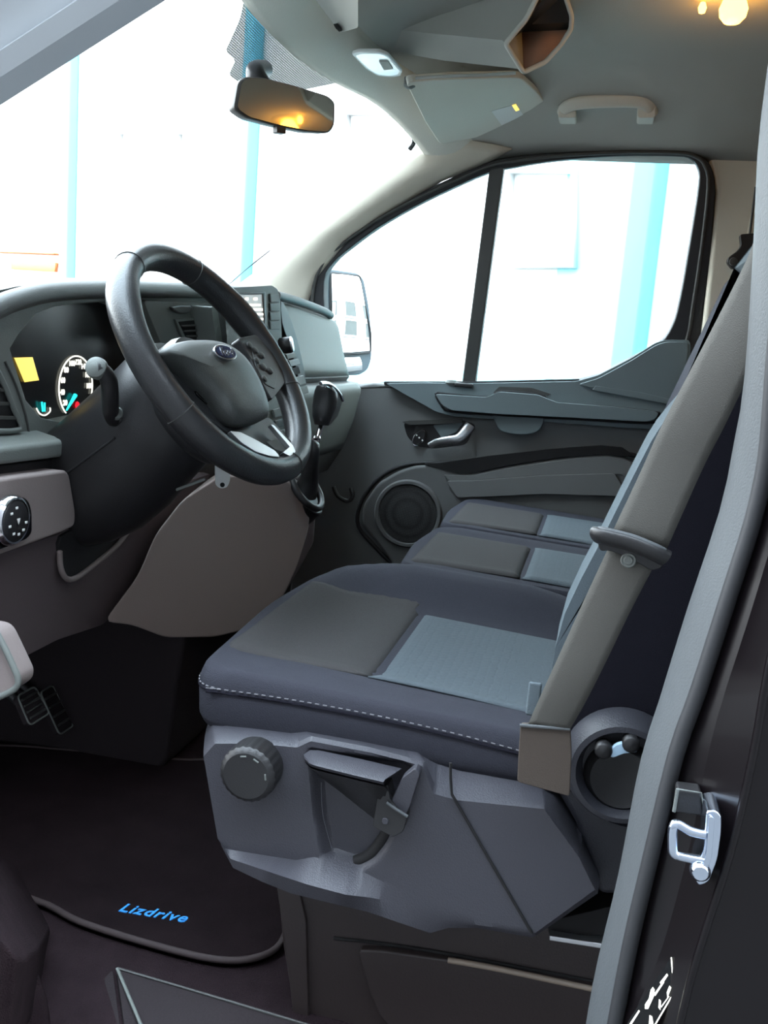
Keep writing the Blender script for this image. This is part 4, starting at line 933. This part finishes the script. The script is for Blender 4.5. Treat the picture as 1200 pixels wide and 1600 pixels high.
# rounded trim strip in cross-section
rings = []
for a, b in zip(SL, SR):
    rings.append([a+V((.05, -.01, 0)), a+V((.012, 0, 0)), a+V((.002, 0, 0)), a.lerp(b, .08)+V((-.004, 0, 0)), a.lerp(b, .5)+V((-.006, 0, 0)), a.lerp(b, .92)+V((-.003, 0, 0)), b+V((.004, 0, 0)), b+V((.06, -.01, 0))])
loft('trim_11', rings, 'strip', None, ang=50, kind='structure')
# black seal and painted jamb, stepping outwards to the rear
def strip(name, l, xl, r, xr, m, wall=.03, n=40):
    A_, B_ = resample(sp(Q(l, x=xl), 4), n), resample(sp(Q(r, x=xr), 4), n)
    return loft(name, [[a+V((wall, 0, 0)), a, b, b+V((wall, -.004, 0))] for a, b in zip(A_, B_)], m, None, ang=30, kind='structure')
s0 = sr
s1 = [(a+14, b) for a, b in sr]
s2 = [(1390, -420), (1345, -150), (1300, 150), (1270, 400), (1240, 640), (1214, 812), (1172, 960), (1130, 1090), (1106, 1180), (1085, 1290), (1058, 1400), (1028, 1500), (985, 1600), (975, 1690)]
s3 = [(1490, -420), (1430, -150), (1380, 150), (1330, 400), (1290, 640), (1250, 812), (1200, 1040), (1175, 1180), (1140, 1330), (1105, 1440), (1075, 1540), (1040, 1690)]
s4 = [(1850, -420), (1770, -150), (1700, 150), (1620, 640), (1560, 1040), (1500, 1440), (1450, 1690)]
tube('trim_12', sp(Q([(a+9, b) for a, b in sr], x=-.935), 3), .006, 'seal', None, n=8, kind='structure')
strip('trim_13', s1, -.93, s2, -.945, 'paint')
strip('trim_14', s2, -.945, s3, -.97, 'paint')
strip('trim_15', s3, -.975, s4, -.99, 'paint')
tube('trim_16', sp(Q([(a+2, b) for a, b in s3], x=-.974), 3), .003, 'paint', None, n=8, kind='structure')
# striker
ST = thing('door_striker', 'shiny steel door striker loop on the black near pillar', 'striker', at(1095, 1320, x=-.96))
prism('striker_plate', rc(Q([(1103, 1268), (1118, 1266), (1128, 1275), (1128, 1300), (1122, 1345), (1108, 1380), (1092, 1386), (1086, 1376), (1088, 1350), (1100, 1330)], x=-.980), .006), (.03, 0, 0), 'zinc', ST, bevel=.002)
prism('striker_rib', rc(Q([(1108, 1275), (1117, 1278), (1112, 1340), (1100, 1372), (1095, 1366), (1104, 1330)], x=-.984), .003), (.005, 0, 0), 'zinc', ST, bevel=.0015)
tube('striker_loop', sp([at(1102, 1304, x=-.978), at(1080, 1299, x=-.978), at(1060, 1288, x=-.976), at(1052, 1292, x=-.977), at(1051, 1320, x=-.977), at(1053, 1333, x=-.977), at(1064, 1338, x=-.976), at(1100, 1345, x=-.978)], 5), .0034, 'zinc', ST, n=12)
lathe('striker_screw', at(1094, 1362, x=-.982), (-1, 0, 0), [(.007, -.004), (.007, .001), (.005, .003), (0, .003)], 'zinc', ST, n=16)
BS = thing('bump_stop', 'small black square bump stop above the door striker', 'bump stop', at(1076, 1254, x=-.955))
prism('stop_pad', Q([(1058, 1233), (1096, 1238), (1098, 1276), (1054, 1270)], x=-.957), (.015, 0, 0), 'black', BS, bevel=.002)
tube('stop_edge', Q([(1059, 1233), (1053, 1268)], x=-.9585), .0014, 'dash', BS, n=6)
tube('stop_edge', Q([(1060, 1233), (1096, 1239), (1099, 1258)], x=-.9585), .0006, 'dash', BS, n=6)
# pictogram label
LB = thing('pressure_label', 'black label with white vehicle pictograms low on the near pillar', 'label', at(1020, 1560, x=-.95))
LPL = (at(1020, 1550, x=-.957), V((-.93, .3, .2)).normalized())
prism('label_sheet', Q([(1050, 1494), (1054, 1552), (1000, 1640), (960, 1640), (985, 1590)], pl=LPL), LPL[1]*.0006, 'gloss', LB, bevel=0)
L2 = (LPL[0]+LPL[1]*.0009, LPL[1])
tube('label_border', Q([(1049, 1496), (1053, 1551), (1022, 1604)], pl=L2), .0005, 'dial', LB, n=5)
for q in ([(1042, 1521), (1044, 1524), (1034, 1539), (1031, 1535)], [(1020, 1542), (1023, 1546), (1022, 1556), (1013, 1576), (1008, 1576), (1008, 1569), (1014, 1560), (1017, 1546)], [(1036, 1533), (1038, 1535), (1024, 1556), (1022, 1553)], [(998, 1578), (1000, 1580), (986, 1602), (982, 1602)],
          [(1046, 1540), (1049, 1543), (1043, 1560), (1042, 1550)], [(1030, 1561), (1033, 1564), (1032, 1578), (1029, 1574)], [(1015, 1586), (1019, 1588), (1021, 1600), (1014, 1600)], [(1033, 1572), (1045, 1556), (1046, 1557), (1034, 1574)]):
    prism('pictogram', Q(q, pl=L2), LPL[1]*.0005, 'dial', LB, bevel=0)
# ================================================================== overhead
dl0 = at(1146, 16, z=1.34)
RM = thing('rearview_mirror', 'dark rectangular rear-view mirror hanging from the windscreen', 'mirror', at(445, 160, x=.02))
rmc = at(445, 162, x=.0)
RN = (V((dl0.x, dl0.y, 1.33))-at(463, 207, x=0)).normalized()-(at(463, 207, x=0)-CAM).normalized(); RN.normalize(); RPL = (rmc, RN)
ho = rc(Q([(372, 128), (382, 120), (410, 121), (460, 134), (512, 150), (523, 160), (522, 196), (514, 208), (480, 206), (430, 196), (385, 184), (365, 170)], pl=RPL), .008)
hcn = sum(ho, V())/len(ho)
loft('mirror_housing', [[hcn+(p-hcn)*.80-RN*.035 for p in ho], [hcn+(p-hcn)*.97-RN*.02 for p in ho], [p-RN*.004 for p in ho], [p for p in ho], [hcn+(p-hcn)*.97+RN*.002 for p in ho]], M('mirror_shell', (58, 54, 50), .5), RM, ang=50)
prism('mirror_glass', [hcn+(p-hcn)*.95+RN*.002 for p in ho], RN*.001, 'mirror_d', RM, bevel=0)
prism('mirror_tab', rc(Q([(433, 196), (447, 199), (447, 209), (433, 207)], pl=RPL), .002), -RN*.012, 'black', RM, bevel=.002)
st0 = at(407, 122, pl=(rmc-RN*.02, RN)); 
tube('mirror_stem', sp([st0+V((0, .0, -.01)), st0+V((.005, .012, .012)), on_glass(408, 108)+V((0, -.006, 0))], 4), [(.018-.0003*i) for i in range(9)], 'black', RM, n=12)

# overhead shelf with the open cubby end
OC = thing('overhead_console', 'grey overhead stowage console with an open cubby at its end', 'console', at(720, 80, z=1.30))
OPL = (at(818, 112, z=1.255), V((-.50, -.62, -.60)).normalized()); ON = OPL[1]
rimp = [(790, 68), (818, 113), (852, 97), (876, 70), (892, 46), (893, 24), (884, -4), (872, -34), (852, -30), (822, 30)]
RI = Q(rimp, pl=OPL)
dst = at(560, 60, y=.53)-at(800, 90, pl=OPL)
RI2 = [p*1+dst for p in RI]; c2 = sum(RI2, V())/len(RI2)
midr = [p+dst*.5+V((0, 0, .002)) for p in RI]
loft('console_body', [RI, [p-ON*.012 for p in RI], midr, [c2+(p-c2)*.9 for p in RI2]], 'head_d', OC, ang=60, caps=False)
tube('cubby_rim', rc(RI, .006), .0045, 'head', OC, n=8, closed=True)
ridge_ = [at(815, 50, pl=(OPL[0]-ON*.06, ON)), at(886, 50, pl=(OPL[0]-ON*.06, ON))]
fromdata('cubby_floor', [RI[1], RI[2], RI[3], RI[4], ridge_[1], ridge_[0]], [(0, 1, 2, 3, 4, 5)], 'tan', OC, solid=.001)
fromdata('cubby_side', [RI[0], RI[1], ridge_[0]], [(0, 1, 2)], 'head_d', OC, solid=.001)
fromdata('cubby_wall', [RI[0], ridge_[0], ridge_[1], RI[4], RI[5], RI[6], RI[7], RI[8], RI[9]], [(0, 1, 2, 3, 4, 5, 6, 7, 8)], 'dash_dark', OC, solid=.001)
tube('console_lip', sp(Q([(650, 122), (700, 119), (760, 117), (806, 114)], z=1.262), 3), .003, 'head_d', OC, n=8)
# reading lamp in the header
lp = plane3(at(552, 86, y=.50), at(600, 84, y=.44), at(624, 118, y=.46))
RL = thing('reading_lamp', 'pale oblong reading lamp set in the windscreen header', 'lamp', at(590, 102, pl=lp))
lo_ = rc(Q([(549, 85), (560, 81), (592, 81), (606, 86), (629, 112), (626, 119), (612, 121), (590, 119), (572, 108)], pl=lp), .01)
frame('lamp_bezel', lo_, [sum(lo_, V())/len(lo_)+(p-sum(lo_, V())/len(lo_))*.84 for p in lo_], lp[1]*.006, 'white', RL, bevel=.002)
prism('lamp_lens', [sum(lo_, V())/len(lo_)+(p-sum(lo_, V())/len(lo_))*.86 for p in lo_], lp[1]*.003, 'lensw', RL, bevel=0)
prism('lamp_switch', rc(Q([(592, 96), (606, 96), (614, 108), (600, 110)], pl=(lp[0]-lp[1]*.002, lp[1])), .003), lp[1]*.003, 'head_d', RL, bevel=.001)
# visors
SV = thing('sun_visor', 'far grey sun visor folded against the headliner with a pale sticker', 'sun visor', at(740, 165, z=1.30))
vpl = plane3(at(634, 128, y=.44), at(813, 121, z=1.325), at(690, 226, x=.70))
vo = rc(Q([(634, 129), (700, 124), (813, 121), (838, 143), (858, 168), (790, 205), (740, 216), (688, 226), (664, 190)], pl=vpl), .02)
vn = vpl[1] if vpl[1].z > 0 else -vpl[1]
prism('visor_pad', vo, vn*.016, 'head', SV, bevel=.006)
prism('visor_sticker', Q([(768, 174), (806, 163), (818, 180), (784, 196)], pl=(vpl[0]-vn*.0008, vn)), vn*.0008, 'white', SV, bevel=0)
prism('sticker_mark', Q([(800, 165), (806, 163), (812, 172), (806, 174)], pl=(vpl[0]-vn*.0014, vn)), vn*.0006, 'amber', SV, bevel=0)
lathe('visor_clip', at(640, 130, y=.44), (0, 0, -1), [(.012, -.01), (.012, .006), (.006, .010), (0, .010)], 'dash', SV, n=16)
SV2 = thing('sun_visor', 'near edge of the driver sun visor at the top of the windscreen', 'sun visor', at(500, 20, y=.50))
vq = [at(470, -30, y=.52), at(532, 52, y=.485), at(560, 44, y=.42), at(560, -60, y=.36)]
prism('visor_pad', rc(vq, .012), (0, 0, .014), 'head_d', SV2, bevel=.005)
prism('visor_clip', rc(Q([(524, 44), (548, 38), (546, 44), (530, 50)], y=.475), .002), (0, .004, .006), 'dash_dark', SV2, bevel=.001)
# grab handle
GH = thing('grab_handle', 'grey moulded grab handle on the headliner above the far door', 'handle', at(945, 168, x=.63))
gh = sp([at(878, 178, x=.66), at(884, 168, x=.635), at(905, 161, x=.622), at(950, 158, x=.618), at(995, 158, x=.622), at(1012, 164, x=.635), at(1020, 180, x=.66)], 5)
tube('handle_bar', gh, (.014, .009), 'head', GH, n=14)
for q in ((886, 172), (1010, 172)):
    prism('handle_foot', rc([at(q[0]-14, q[1]-8, x=.64), at(q[0]+14, q[1]-8, x=.64), at(q[0]+14, q[1]+12, x=.64), at(q[0]-14, q[1]+12, x=.64)], .006), (.06, 0, 0), 'head', GH, bevel=.004)
# lit dome lamp
dl = at(1146, 16, z=1.34)
DL = thing('dome_lamp', 'lit amber dome lamp on the headliner', 'lamp', dl)
lathe('lamp_base', V((dl.x, dl.y, zc(dl.x, dl.y)+.004)), (0, 0, -1), [(.05, 0), (.048, .012), (.04, .016), (.0, .016)], 'head_d', DL, n=32)
lathe('bulb', dl+V((0, 0, .02)), (0, 0, -1), [(.008, -.008), (.018, .004), (.023, .018), (.021, .03), (.013, .039), (0, .042)], 'lampglow', DL, n=28)
lathe('side_bulb', at(1098, 8, z=1.355), (0, 0, -1), [(.004, -.004), (.007, .004), (.005, .012), (0, .014)], 'lampglow', DL, n=16)
ld = bpy.data.lights.new('dome_light', 'POINT'); ld.energy = .025; ld.color = (1., .55, .18); ld.shadow_soft_size = .03
lo = bpy.data.objects.new('dome_light', ld); COL.objects.link(lo); lo.location = dl+V((0, 0, -.04))
